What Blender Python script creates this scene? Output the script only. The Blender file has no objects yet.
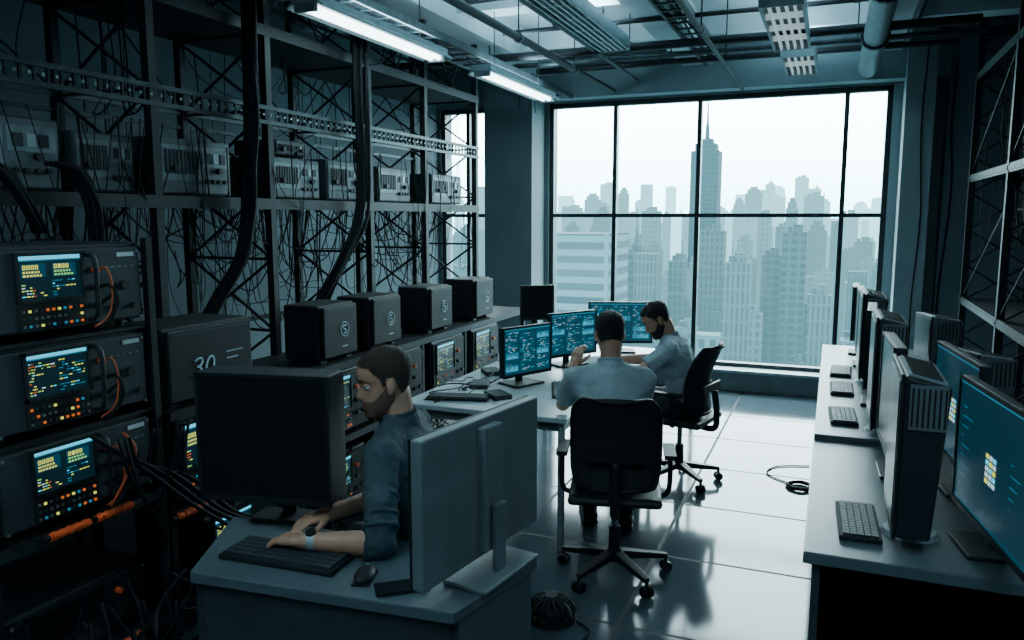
import bpy, bmesh, math, random
from mathutils import Vector, Matrix, Euler, noise
random.seed(7)
SC=bpy.context.scene
COL=SC.collection
# ------------------------------------------------------------ materials
def new_mat(name):
    m=bpy.data.materials.new(name); m.use_nodes=True
    nt=m.node_tree; return m,nt,nt.nodes['Principled BSDF']
def mat(name,col,rough=.5,metal=0,var=.15,scale=8,bump=.0,bscale=60,spec=.5):
    m,nt,b=new_mat(name)
    tc=nt.nodes.new('ShaderNodeTexCoord'); n=nt.nodes.new('ShaderNodeTexNoise'); n.inputs['Scale'].default_value=scale; n.inputs['Detail'].default_value=3
    nt.links.new(tc.outputs['Object'],n.inputs['Vector'])
    r=nt.nodes.new('ShaderNodeValToRGB')
    r.color_ramp.elements[0].position=.3; r.color_ramp.elements[1].position=.7
    r.color_ramp.elements[0].color=(*[c*(1-var) for c in col],1); r.color_ramp.elements[1].color=(*[min(1,c*(1+var)) for c in col],1)
    nt.links.new(n.outputs['Fac'],r.inputs['Fac']); nt.links.new(r.outputs['Color'],b.inputs['Base Color'])
    b.inputs['Roughness'].default_value=rough; b.inputs['Metallic'].default_value=metal; b.inputs['Specular IOR Level'].default_value=spec
    if bump:
        n2=nt.nodes.new('ShaderNodeTexNoise'); n2.inputs['Scale'].default_value=bscale; n2.inputs['Detail'].default_value=4
        nt.links.new(tc.outputs['Object'],n2.inputs['Vector'])
        bp=nt.nodes.new('ShaderNodeBump'); bp.inputs['Strength'].default_value=bump; bp.inputs['Distance'].default_value=.01
        nt.links.new(n2.outputs['Fac'],bp.inputs['Height']); nt.links.new(bp.outputs['Normal'],b.inputs['Normal'])
    return m
def emi(name,col,s,base=(.01,.01,.01)):
    m,nt,b=new_mat(name); b.inputs['Base Color'].default_value=(*base,1)
    b.inputs['Emission Color'].default_value=(*col,1); b.inputs['Emission Strength'].default_value=s; b.inputs['Roughness'].default_value=.3
    return m
M={}
M['case']=mat('dark_case',(.015,.023,.028),.5,.1,bump=.1,bscale=300,spec=.4)
M['boxblk']=mat('near_black_case',(.010,.014,.017),.6,0,bump=.1,bscale=300,spec=.3)
M['case2']=mat('slate_case',(.029,.044,.052),.55,.1,bump=.1,bscale=300,spec=.4)
M['black']=mat('black_plastic',(.010,.014,.017),.5,spec=.4)
M['glassb']=mat('dark_glass',(.006,.01,.013),.3,spec=.3)
M['steel']=mat('rack_steel',(.012,.018,.022),.55,.4,var=.3,scale=14)
M['steel2']=mat('worn_steel',(.038,.055,.062),.45,.6,var=.4,scale=20)
M['lgrey']=mat('light_grey_metal',(.29,.36,.385),.4,.2,var=.15,scale=10)
M['worn']=mat('worn_grey_panel',(.16,.21,.225),.5,.2,var=.35,scale=14)
M['mgrey']=mat('mid_grey',(.145,.19,.205),.45,.1)
M['mgrey2']=mat('mid_dark_grey',(.078,.106,.117),.5,.1,var=.3,scale=12)
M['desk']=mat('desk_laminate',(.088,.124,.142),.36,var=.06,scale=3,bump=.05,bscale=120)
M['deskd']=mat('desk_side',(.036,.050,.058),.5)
M['table']=mat('white_table',(.46,.55,.58),.3,var=.05)
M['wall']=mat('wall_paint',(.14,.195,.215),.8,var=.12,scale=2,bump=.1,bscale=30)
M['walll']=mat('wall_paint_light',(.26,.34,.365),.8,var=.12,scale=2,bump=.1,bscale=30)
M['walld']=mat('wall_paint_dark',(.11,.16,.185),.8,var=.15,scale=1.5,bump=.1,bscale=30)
M['ceil']=mat('ceiling_plaster',(.42,.52,.545),.85,var=.1,scale=2)
M['beam']=mat('beam_concrete',(.50,.60,.625),.8,var=.12,scale=3)
M['frame']=mat('window_frame_metal',(.02,.032,.038),.4,.3)
M['cable']=mat('cable_rubber',(.006,.009,.011),.75,spec=.2)
M['cable2']=mat('cable_grey',(.018,.026,.031),.75,spec=.2)
M['cabo']=mat('cable_orange',(.5,.08,.025),.45)
M['orange']=mat('orange_plastic',(.9,.12,.03),.4)
M['white']=mat('white_plastic',(.55,.65,.68),.4)
M['pale']=mat('pale_blue_print',(.45,.60,.68),.5)
M['skin']=mat('skin',(.50,.265,.175),.5,var=.10,scale=30,bump=.04,bscale=220)
M['hairb']=mat('brown_hair',(.042,.026,.018),.7,var=.3,scale=140,bump=.8,bscale=300)
M['haird']=mat('dark_hair',(.014,.012,.012),.65,var=.3,scale=140,bump=.8,bscale=300)
M['stub']=mat('stubble',(.15,.085,.06),.7,var=.3,scale=200)
M['shirtd']=mat('slate_shirt',(.040,.068,.082),.85,var=.15,scale=12,bump=.5,bscale=28)
M['shirtl']=mat('pale_blue_shirt',(.38,.49,.54),.85,var=.1,scale=10,bump=.5,bscale=28)
M['trou']=mat('dark_trousers',(.018,.024,.03),.8,bump=.2,bscale=80)
M['shoe']=mat('black_leather',(.01,.01,.012),.35)
M['eye']=mat('eye_white',(.5,.5,.5),.2); M['iris']=mat('dark_iris',(.02,.015,.01),.2)
M['lip']=mat('lips',(.36,.15,.11),.5)
M['mesh']=mat('chair_mesh',(.012,.017,.021),.8,var=.4,scale=150)
M['chrome']=mat('chrome',(.35,.4,.42),.2,1)
M['key']=mat('key_caps',(.016,.022,.026),.7,spec=.2)
M['paper']=mat('paper',(.6,.68,.7),.8,var=.05)
M['tube']=emi('fluorescent_tube',(.7,.95,1),9)
M['slat']=emi('glow_louvre_slat',(.7,.95,1),.35,(.6,.7,.72))  # slat brightness put in as faint emission, no tube behind
M['cy']=emi('pixel_cyan',(.06,.62,.9),1.4); M['cyd']=emi('pixel_deep_cyan',(.02,.24,.37),.8)
M['bg']=emi('screen_background',(.005,.065,.11),.8); M['bgd']=emi('screen_background_dark',(.003,.018,.028),.8)
M['dim']=emi('screen_dim_teal',(.008,.045,.07),.7)
M['ye']=emi('pixel_yellow',(.80,.85,.12),1.1); M['or']=emi('lit_button_orange',(1,.22,.03),.6)
M['gr']=emi('pixel_green',(.30,.8,.20),1.0); M['wh']=emi('pixel_white',(.6,.85,.95),1.0)
def floor_mat():
    m,nt,b=new_mat('polished_floor_tiles')
    tc=nt.nodes.new('ShaderNodeTexCoord'); br=nt.nodes.new('ShaderNodeTexBrick')
    br.offset=0; br.inputs['Scale'].default_value=1; br.inputs['Brick Width'].default_value=.8; br.inputs['Row Height'].default_value=.8; br.inputs['Mortar Size'].default_value=.010
    br.inputs['Color1'].default_value=(.060,.090,.110,1); br.inputs['Color2'].default_value=(.075,.108,.128,1); br.inputs['Mortar'].default_value=(.012,.018,.023,1)
    nt.links.new(tc.outputs['Object'],br.inputs['Vector']); nt.links.new(br.outputs['Color'],b.inputs['Base Color'])
    n=nt.nodes.new('ShaderNodeTexNoise'); n.inputs['Scale'].default_value=1.6; n.inputs['Detail'].default_value=5
    nt.links.new(tc.outputs['Object'],n.inputs['Vector']); mr=nt.nodes.new('ShaderNodeMapRange'); mr.inputs['To Min'].default_value=.04; mr.inputs['To Max'].default_value=.16
    nt.links.new(n.outputs['Fac'],mr.inputs['Value']); ad=nt.nodes.new('ShaderNodeMath'); ad.operation='MULTIPLY_ADD'; ad.inputs[1].default_value=.6
    nt.links.new(br.outputs['Fac'],ad.inputs[0]); nt.links.new(mr.outputs['Result'],ad.inputs[2]); nt.links.new(ad.outputs[0],b.inputs['Roughness'])
    bp=nt.nodes.new('ShaderNodeBump'); bp.inputs['Strength'].default_value=.4; bp.inputs['Distance'].default_value=.003; bp.invert=True
    nt.links.new(br.outputs['Fac'],bp.inputs['Height']); nt.links.new(bp.outputs['Normal'],b.inputs['Normal'])
    b.inputs['Specular IOR Level'].default_value=.45
    return m
M['floor']=floor_mat()
def glass_mat():
    m=bpy.data.materials.new('window_glass'); m.use_nodes=True; nt=m.node_tree; nt.nodes.clear()
    o=nt.nodes.new('ShaderNodeOutputMaterial'); t=nt.nodes.new('ShaderNodeBsdfTransparent'); g=nt.nodes.new('ShaderNodeBsdfGlossy'); mx=nt.nodes.new('ShaderNodeMixShader')
    t.inputs['Color'].default_value=(.88,.97,.98,1); g.inputs['Roughness'].default_value=.05; mx.inputs[0].default_value=.04
    nt.links.new(t.outputs[0],mx.inputs[1]); nt.links.new(g.outputs[0],mx.inputs[2]); nt.links.new(mx.outputs[0],o.inputs[0]); return m
M['glass']=glass_mat()
# ------------------------------------------------------------ mesh builder
class B:
    def __init__(s): s.v=[];s.f=[];s.m=[];s.mats=[];s.sm=[]
    def mi(s,k):
        if k not in s.mats: s.mats.append(k)
        return s.mats.index(k)
    def add(s,vs,fs,k,smooth=False):
        o=len(s.v); s.v+= [tuple(v) for v in vs]; i=s.mi(k)
        for f in fs: s.f.append([o+a for a in f]); s.m.append(i); s.sm.append(smooth)
    def box(s,c,d,k,rot=None):
        x,y,z=[a/2 for a in d]; vs=[Vector((a,b,e)) for a in(-x,x) for b in(-y,y) for e in(-z,z)]
        if rot is not None:
            R=rot if isinstance(rot,Matrix) else Euler(rot).to_matrix(); vs=[R@v for v in vs]
        c=Vector(c); s.add([v+c for v in vs],[(0,1,3,2),(4,6,7,5),(0,4,5,1),(2,3,7,6),(0,2,6,4),(1,5,7,3)],k); return s
    def prism(s,poly,z0,z1,k):
        n=len(poly); vs=[(x,y,z0) for x,y in poly]+[(x,y,z1) for x,y in poly]
        s.add(vs,[tuple(range(n))[::-1],tuple(range(n,2*n))]+[(i,(i+1)%n,n+(i+1)%n,n+i) for i in range(n)],k); return s
    def quad(s,pts,k): s.add(pts,[(0,1,2,3)],k); return s
    def cyl(s,p1,p2,r1,r2=None,n=12,k='black',smooth=True):
        r2=r1 if r2 is None else r2; p1=Vector(p1);p2=Vector(p2); a=(p2-p1).normalized(); u=a.orthogonal().normalized(); w=a.cross(u)
        vs=[];
        for p,r in((p1,r1),(p2,r2)):
            for i in range(n):
                t=2*math.pi*i/n; vs.append(p+(u*math.cos(t)+w*math.sin(t))*r)
        s.add(vs,[(i,(i+1)%n,n+(i+1)%n,n+i) for i in range(n)],k,smooth); s.add(vs,[tuple(range(n))[::-1],tuple(range(n,2*n))],k); return s
    def caps(s,p1,r1,p2,r2,k='skin',n=14,h=5,flat=None):
        p1=Vector(p1);p2=Vector(p2); a=(p2-p1); L=a.length; a=a.normalized() if L>1e-6 else Vector((0,0,1)); u=a.orthogonal().normalized(); w=a.cross(u)
        rings=[]
        for j in range(1,h+1): t=math.pi/2*j/h; rings.append((p1-a*r1*math.cos(t),r1*math.sin(t)))
        for j in range(h): t=math.pi/2*j/h; rings.append((p2+a*r2*math.sin(t),r2*math.cos(t)))
        vs=[p1-a*r1]
        for c,r in rings:
            for i in range(n):
                t=2*math.pi*i/n; vs.append(c+(u*math.cos(t)+w*math.sin(t))*r)
        vs.append(p2+a*r2); fs=[(0,1+(i+1)%n,1+i) for i in range(n)]
        for q in range(len(rings)-1):
            o=1+q*n; fs+=[(o+i,o+(i+1)%n,o+n+(i+1)%n,o+n+i) for i in range(n)]
        o=1+(len(rings)-1)*n; e=len(vs)-1; fs+=[(o+i,o+(i+1)%n,e) for i in range(n)]
        s.add(vs,fs,k,True); return s
    def ell(s,c,r,k='skin',R=None,n=20,h=12):
        c=Vector(c); vs=[Vector((0,0,-r[2]))]
        for j in range(1,h):
            t=math.pi*j/h
            for i in range(n): q=2*math.pi*i/n; vs.append(Vector((r[0]*math.sin(t)*math.cos(q),r[1]*math.sin(t)*math.sin(q),-r[2]*math.cos(t))))
        vs.append(Vector((0,0,r[2])))
        if R is not None: vs=[R@v for v in vs]
        vs=[v+c for v in vs]; fs=[(0,1+(i+1)%n,1+i) for i in range(n)]
        for q in range(h-2):
            o=1+q*n; fs+=[(o+i,o+(i+1)%n,o+n+(i+1)%n,o+n+i) for i in range(n)]
        o=1+(h-2)*n; e=len(vs)-1; fs+=[(o+i,o+(i+1)%n,e) for i in range(n)]
        s.add(vs,fs,k,True); return s
    def tube(s,pts,r,k='cable',n=6,seg=5):
        P=[Vector(p) for p in pts]; Q=[P[0]]+P+[P[-1]]; out=[]
        for i in range(1,len(Q)-2):
            a,b,c,d=Q[i-1:i+3]
            for j in range(seg):
                t=j/seg; out.append(.5*((2*b)+(c-a)*t+(2*a-5*b+4*c-d)*t*t+(3*b-a-3*c+d)*t**3))
        out.append(P[-1]); vs=[]; u=None
        for i,p in enumerate(out):
            tg=(out[min(i+1,len(out)-1)]-out[max(i-1,0)]); tg=tg.normalized() if tg.length>1e-7 else Vector((0,0,1))
            u=tg.orthogonal().normalized() if u is None else (u-tg*u.dot(tg)); u=u.normalized() if u.length>1e-6 else tg.orthogonal().normalized(); w=tg.cross(u)
            for q in range(n): t=2*math.pi*q/n; vs.append(p+(u*math.cos(t)+w*math.sin(t))*r)
        fs=[]
        for i in range(len(out)-1):
            o=i*n; fs+=[(o+q,o+(q+1)%n,o+n+(q+1)%n,o+n+q) for q in range(n)]
        e=(len(out)-1)*n; fs+=[tuple(range(n))[::-1],tuple(range(e,e+n))]
        s.add(vs,fs,k,True); return s
    def mesh(s,name):
        me=bpy.data.meshes.new(name); me.from_pydata(s.v,[],s.f); me.polygons.foreach_set('material_index',s.m); me.polygons.foreach_set('use_smooth',s.sm)
        for k in s.mats: me.materials.append(M[k])
        me.update(); return me
    def obj(s,name,parent=None,bev=0,loc=None,rz=0,**props):
        o=bpy.data.objects.new(name,s.mesh(name)); COL.objects.link(o)
        if bev:
            b=o.modifiers.new('bevel','BEVEL'); b.width=bev; b.segments=2; b.limit_method='ANGLE'; b.angle_limit=.6
        if parent: o.parent=parent
        if loc is not None: o.location=loc
        if rz: o.rotation_euler[2]=rz
        for k,v in props.items(): o[k]=v
        return o
def empty(name,loc,rz=0,label=None,cat=None,group=None):
    e=bpy.data.objects.new(name,None); COL.objects.link(e); e.location=loc; e.rotation_euler=(0,0,rz); e.empty_display_size=.1
    if label:e['label']=label
    if cat:e['category']=cat
    if group:e['group']=group
    return e
def dup(src,loc,rz=None,label=None):
    o=src.copy(); COL.objects.link(o); o.location=loc
    if rz is not None:o.rotation_euler=(0,0,rz)
    if label:o['label']=label
    def rec(a,b):
        for c in list(a.children):
            if c.name==b.name: continue
            d=c.copy(); COL.objects.link(d); d.parent=b; rec(c,d)
    rec(src,o); return o
RAD=math.radians
# ------------------------------------------------------------ room
X0,X1,Y0,Y1,H=-4.4,1.7,-1.6,8.4,3.6
def struct(b,name,**k):
    return b.obj(name,kind='structure',**k)
struct(B().box(((X0+X1)/2,(Y0+Y1)/2,-.05),(X1-X0+.4,Y1-Y0+.4,.1),'floor'),'floor')
struct(B().box(((X0+X1)/2,(Y0+Y1)/2,H+.05),(X1-X0+.4,Y1-Y0+.4,.1),'ceil'),'ceiling')
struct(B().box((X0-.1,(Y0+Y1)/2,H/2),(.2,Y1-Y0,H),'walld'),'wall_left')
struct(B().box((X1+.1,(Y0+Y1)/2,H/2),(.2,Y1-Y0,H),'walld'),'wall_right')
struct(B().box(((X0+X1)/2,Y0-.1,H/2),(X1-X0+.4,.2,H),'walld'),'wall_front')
WZ0,WZ1=.22,3.05; W1=(-3.0,.46); W2=(-4.36,-3.66)
b=B(); yc=Y1+.15
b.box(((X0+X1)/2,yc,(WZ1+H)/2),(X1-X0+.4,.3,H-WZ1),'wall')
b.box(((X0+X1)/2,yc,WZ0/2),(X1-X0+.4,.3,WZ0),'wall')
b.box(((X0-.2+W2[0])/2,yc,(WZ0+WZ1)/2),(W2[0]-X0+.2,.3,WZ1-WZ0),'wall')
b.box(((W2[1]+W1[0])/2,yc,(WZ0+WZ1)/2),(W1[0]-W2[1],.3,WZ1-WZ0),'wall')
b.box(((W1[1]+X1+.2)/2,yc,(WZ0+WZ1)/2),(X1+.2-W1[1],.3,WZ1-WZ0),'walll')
struct(b,'wall_back')
def window(name,x0,x1,mull,rails):
    b=B(); y=Y1+.08; t=.05; zc=(WZ0+WZ1)/2
    for x in (x0+t/2,x1-t/2): b.box((x,y,zc),(t,.1,WZ1-WZ0),'frame')
    for z in (WZ0+t/2,WZ1-t/2): b.box(((x0+x1)/2,y,z),(x1-x0,.1,t),'frame')
    for x in mull: b.box((x,y,zc),(.045,.08,WZ1-WZ0),'frame')
    for z in rails: b.box(((x0+x1)/2,y-.005,z),(x1-x0,.08,.04),'frame')
    b.quad([(x0,y+.02,WZ0),(x1,y+.02,WZ0),(x1,y+.02,WZ1),(x0,y+.02,WZ1)],'glass')
    struct(b,name)
window('window_1',W1[0],W1[1],[-2.25,-1.35,.06],[1.82]); window('window_2',W2[0],W2[1],[-4.02],[1.82])
struct(B().box(((W1[0]+W1[1])/2+.1,Y1-.06,.1),(3.7,.12,.2),'mgrey').box(((W1[0]+W1[1])/2+.1,Y1-.09,.215),(3.8,.2,.03),'lgrey'),'trim_1',bev=.005)
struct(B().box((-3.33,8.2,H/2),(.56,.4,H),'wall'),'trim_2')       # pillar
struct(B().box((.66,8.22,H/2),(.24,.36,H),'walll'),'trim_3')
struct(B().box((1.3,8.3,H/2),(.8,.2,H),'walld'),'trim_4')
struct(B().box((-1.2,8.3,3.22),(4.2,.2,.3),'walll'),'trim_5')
b=B()
for x in (-3.0,-1.35,.35): b.box((x,3.6,H-.14),(.3,9.4,.28),'beam')
for y in (1.5,3.9,5.9,7.4): b.box((-1.3,y,H-.1),(6,.22,.2),'beam')
struct(b,'trim_6')
struct(B().box((X0+.01,(Y0+Y1)/2,.06),(.02,Y1-Y0,.12),'mgrey'),'baseboard_left')
struct(B().box((X1-.01,(Y0+Y1)/2,.06),(.02,Y1-Y0,.12),'mgrey'),'baseboard_right')
# ceiling services
def light_fixture(name,c,L,label,w=.16,group='hanging fluorescent fixtures',hang=True):
    e=empty(name,c,0,label,'ceiling light',group)
    B().box((0,0,.03),(w,L,.05),'lgrey').box((-w/2-.015,0,.004),(.05,L,.012),'lgrey',(0,-.6,0)).box((w/2+.015,0,.004),(.05,L,.012),'lgrey',(0,.6,0)).obj('housing',e,.003)
    for s in(-1,1): B().cyl((s*.03,-L/2+.04,-.005),(s*.03,L/2-.04,-.005),.017,k='tube').obj('tube',e)
    for s in(-1,1): B().box((0,s*(L/2-.02),-.005),(w*.8,.03,.05),'mgrey').obj('end_cap',e)
    for s in(-1,1): B().cyl((0,s*L/3,.05),(0,s*L/3,H-c[2]),.004,k='steel').obj('hanger',e)
    return e
f1=light_fixture('fluorescent_light',(-2.62,4.27,2.9),1.5,'lit twin-tube fluorescent light hanging over the shelving')
dup(f1,(-2.55,6.35,2.9),0,'lit twin-tube fluorescent light hanging by the window wall')
dup(f1,(-1.7,.6,3.0),0,'lit twin-tube fluorescent light over the grey office desk')
dup(f1,(.6,1.2,3.0),0,'lit twin-tube fluorescent light over the long desk')
def louver(c,L,w,label,k='slat'):
    e=empty('louvred_light',c,0,label,'ceiling light','louvred ceiling lights')
    B().box((0,0,.10),(w,L,.02),'case').box((-w/2,0,.05),(.015,L,.1),'lgrey').box((w/2,0,.05),(.015,L,.1),'lgrey').box((0,-L/2,.05),(w,.015,.1),'lgrey').box((0,L/2,.05),(w,.015,.1),'lgrey').obj('housing',e)
    b=B(); n=5
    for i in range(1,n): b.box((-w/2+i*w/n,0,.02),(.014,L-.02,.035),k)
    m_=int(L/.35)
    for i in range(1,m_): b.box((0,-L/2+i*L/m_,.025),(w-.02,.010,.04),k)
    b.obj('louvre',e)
    for s in(-1,1): B().cyl((0,s*L/3,.1),(0,s*L/3,H-c[2]),.006,k='steel').obj('hanger',e)
louver((-.38,6.1,3.12),1.4,.26,'pale louvred metal light hanging by the big window'); louver((-.35,7.55,3.12),.9,.26,'shorter pale louvred light hanging above the window')
louver((-1.75,5.4,3.16),2.2,.24,'long louvred metal light hanging over the walkway','white')
def pipe(pts,r,label,k='mgrey',name='ceiling_pipe'):
    b=B()
    for a,c in zip(pts[:-1],pts[1:]): b.cyl(a,c,r,n=14,k=k)
    for p in pts[1:-1]: b.ell(p,(r*1.12,)*3,k,n=12,h=8)
    a=Vector(pts[0]);c=Vector(pts[-1]); n=max(2,int((c-a).length/1.2))
    for i in range(1,n):
        p=a+(c-a)*i/n; d=(c-a).normalized()*.02; b.cyl(p-d,p+d,r*1.25,n=14,k='steel2'); b.cyl(p,(p.x,p.y,H),.006,n=6,k='steel')
    o=b.obj(name); o['label']=label;o['category']='pipe'; return o
pipe([(.22,2.5,3.17),(.22,8.18,3.17)],.085,'thick grey duct pipe running toward the window wall','lgrey')
pipe([(-2.9,7.75,3.28),(.9,7.75,3.28)],.03,'dark steel pipe crossing above the window','steel')
pipe([(-2.9,7.1,3.22),(1.6,7.1,3.22)],.022,'thin steel conduit crossing above the window','steel2')
pipe([(-4.2,6.6,3.2),(.9,6.6,3.2)],.035,'dark steel pipe crossing below the ceiling','steel')
pipe([(-2.2,1.5,3.1),(-2.2,8.15,3.1)],.03,'dark steel pipe running along the walkway','steel')
pipe([(-1.95,3,3.2),(-1.95,8.15,3.2)],.018,'thin steel conduit running along the walkway','steel2')
pipe([(.5,3.5,3.3),(.5,7.6,3.3),(1.5,7.6,3.3)],.03,'bent steel pipe beside the thick duct','steel2')
pipe([(-.9,3,3.05),(-.9,8.15,3.05)],.018,'thin dark conduit under the ceiling','steel')
pipe([(-2.6,5.3,3.34),(1.4,5.3,3.34)],.025,'steel pipe crossing over the long desk','steel2')
pipe([(-2.6,6.15,3.30),(1.4,6.15,3.30)],.018,'thin dark conduit crossing under the ceiling','steel')
# cable tray above
def tray(x,y0,y1,z,w,label):
    e=empty('cable_tray',(x,0,z),0,label,'cable tray')
    for s in(-1,1): B().box((s*w/2,(y0+y1)/2,0),(.02,y1-y0,.05),'steel2').obj('rail',e)
    b=B(); y=y0
    while y<y1: b.box((0,y,-.01),(w,.025,.012),'steel2'); y+=.2
    b.obj('rung',e,kind='stuff')
    b=B()
    for i in range(7):
        xx=-w/2+.03+i*(w-.06)/6; b.tube([(xx+random.uniform(-.02,.02),y0+(y1-y0)*j/8,.02+random.uniform(0,.02)) for j in range(9)],.009,random.choice(['cable','cable','cable2']))
    b.obj('cable',e,kind='stuff')
tray(-2.75,1.6,8.0,3.05,.3,'steel ladder tray carrying black cables above the shelving'); tray(-1.15,3.5,8.1,3.3,.2,'steel ladder tray carrying cables under the ceiling')
# ------------------------------------------------------------ left shelving
PY=[1.75,2.84,3.66,4.7,5.5,6.44]; XF,XB=-3.0,-3.62
sh=empty('steel_shelving',(0,0,0),0,'tall dark lattice steel shelving along the wall','shelving')
for x in (XF,XB):
    for y in PY:
        B().box((x,y,1.65),(.045,.045,3.3),'steel').obj('post',sh)
for z,nm in((1.885,'shelf'),(.12,'shelf'),(2.84,'shelf')):
    B().box(((XF+XB)/2,4.1,z),(.66,4.75,.03),'steel').box((XF+.01,4.1,z-.01),(.03,4.75,.06),'steel').obj(nm,sh)
for x in(XF+.015,XB):
    for z in (2.41,2.33,3.2): B().box((x,4.1,z),(.022,4.75,.022),'steel2').obj('rail',sh)
for z in(.62,1.12): B().box((XB,4.1,z),(.022,4.75,.03),'steel').obj('rail',sh)
b=B(); y=1.8
while y<6.4: b.box((XF+.028,y,2.37),(.006,.012,.012),'lgrey'); b.box((XF+.015,y+.03,2.37),(.012,.012,.07),'steel'); y+=.06
b.obj('perforated_strip',sh,kind='stuff')
b=B()
def brace(b,p,q,r=.006): b.cyl(p,q,r,n=6,k='steel')
for y in PY:
    z=.3
    while z<3.0: brace(b,(XF,y,z),(XB,y,z+.42),.009); brace(b,(XB,y,z),(XF,y,z+.42),.009); brace(b,(XF,y,z),(XB,y,z),.009); z+=.42
for i in range(len(PY)-1):
    for z0,z1 in((2.42,2.82),(2.86,3.2)):
        n=2; dy=(PY[i+1]-PY[i])/n
        for j in range(n):
            a=PY[i]+j*dy
            if z0>2.8: brace(b,(XF,a,z0),(XF,a+dy/2,z1),.006); brace(b,(XF,a+dy/2,z1),(XF,a+dy,z0),.006)
            elif j==0: brace(b,(XB,a,z0),(XB,a+dy,z1))
            else: brace(b,(XB,a+dy,z0),(XB,a,z1))
b.obj('brace',sh,kind='stuff')
# devices on the shelf
def shelf_device(y,w,h,label,light=True,z=1.9,d=.4,fx=-3.04):
    e=empty('power_supply_unit',(fx-d/2,y,z),math.pi/2,label,'electronic device','units on the steel shelf')
    B().box((0,0,h/2+.012),(w,d,h),'case2' if light else 'case').obj('case',e,.006)
    b=B(); b.box((0,-d/2-.004,h/2+.012),(w-.02,.01,h-.02),'mgrey2'); 
    if light: b.box((-w*.2,-d/2-.006,h*.6),(w*.5,.01,h*.62),'worn'); b.box((w*.27,-d/2-.006,h*.74),(w*.38,.01,h*.36),'worn')
    b.obj('front_panel',e,.002)
    b=B()
    for i in range(9): b.box((-w*.40+i*w*.05,-d/2-.013,h*.62),(w*.018,.006,h*.42),'black')
    b.obj('vent',e)
    for i in range(4): B().cyl((w*.12+i*w*.085,-d/2-.008,h*.3),(w*.12+i*w*.085,-d/2-.03,h*.3),.011,k='black').obj('socket',e)
    for i in range(3): B().box((w*.16+i*w*.1,-d/2-.012,h*.72),(w*.07,.012,h*.18),'lgrey' if i%2 else 'case').obj('connector',e)
    for s in(-1,1): B().cyl((s*w*.3,-d/2-.008,h*.5),(s*w*.3,-d/2-.032,h*.5),.015,k='black').obj('knob',e)
    for sx in(-1,1):
        for sy in(-1,1): B().cyl((sx*w*.42,sy*d*.4,0),(sx*w*.42,sy*d*.4,.014),.012,k='black').obj('foot',e)
    return e
for y,w,h,l in((2.1,.56,.29,'worn grey metal unit with vents and jacks on the shelf'),(2.60,.32,.26,'small worn grey unit tucked beside a shelf post'),(3.14,.50,.28,'worn grey unit with vent slots on the shelf'),(3.95,.46,.24,'worn grey unit carrying a small box'),(4.46,.40,.26,'worn grey unit with jacks among loose wires'),(5.1,.46,.25,'worn grey unit beside a shelf post'),(5.95,.55,.24,'worn grey unit at the shelf end')):
    shelf_device(y,w,h,l)
shelf_device(3.95,.3,.09,'small dark box stacked on a grey unit',False,1.9+.257,.3,-3.07)
# ------------------------------------------------------------ instruments
def ui(b,x0,x1,z0,z1,y,rich=1,seed=0,y2=None):
    rnd=random.Random(seed); w=x1-x0; h=z1-z0; n=0
    def q(a,c,d,e,k,dy=.0006): b.quad([(a,y-dy,d),(c,y-dy,d),(c,y-dy,e),(a,y-dy,e)],k)
    q(x0,x1,z0,z1,'bgd',.0)
    q(x0,x1,z1-h*.09,z1,'cy'); q(x0,x1,z1-h*.12,z1-h*.09,'cyd')
    top=.19
    if seed%2:
        for bx,k in((.07,'ye'),(.56,'gr')):
            q(x0+w*(bx-.03),x0+w*(bx+.36),z1-h*.50,z1-h*.17,'bg',.0003)
            for r,th in((0,.10),(1,.045),(2,.045)):
                a=x0+w*bx; zt=z1-h*(.21,.35,.43)[r]
                for c in range(4 if r==0 else 6):
                    L=w*(.05 if r==0 else rnd.uniform(.025,.045)); q(a,a+L,zt-h*th,zt,'ye' if r==0 else k)
                    if r==0 and rnd.random()<.8: q(a+L*.35,a+L*.65,zt-h*th*.8,zt-h*th*.2,'bgd',.0009)
                    a+=L+w*.014
                    if a>x0+w*(bx+.29): break
        top=.58
    zz=z1-h*top
    while zz>z0+h*.06:
        for cx,ce in((.04,.46),(.52,.95)):
            a=x0+w*cx
            while a<x0+w*ce:
                L=w*rnd.uniform(.02,.07)
                if rnd.random()<.7: q(a,min(a+L,x0+w*ce),zz-h*.026,zz,rnd.choice(['ye','gr','ye','cy','or','wh'] if cx<.5 else ['cy','cyd','ye','cyd']))
                a+=L+w*.014
                if rnd.random()<.15: break
        zz-=h*.066
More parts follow.
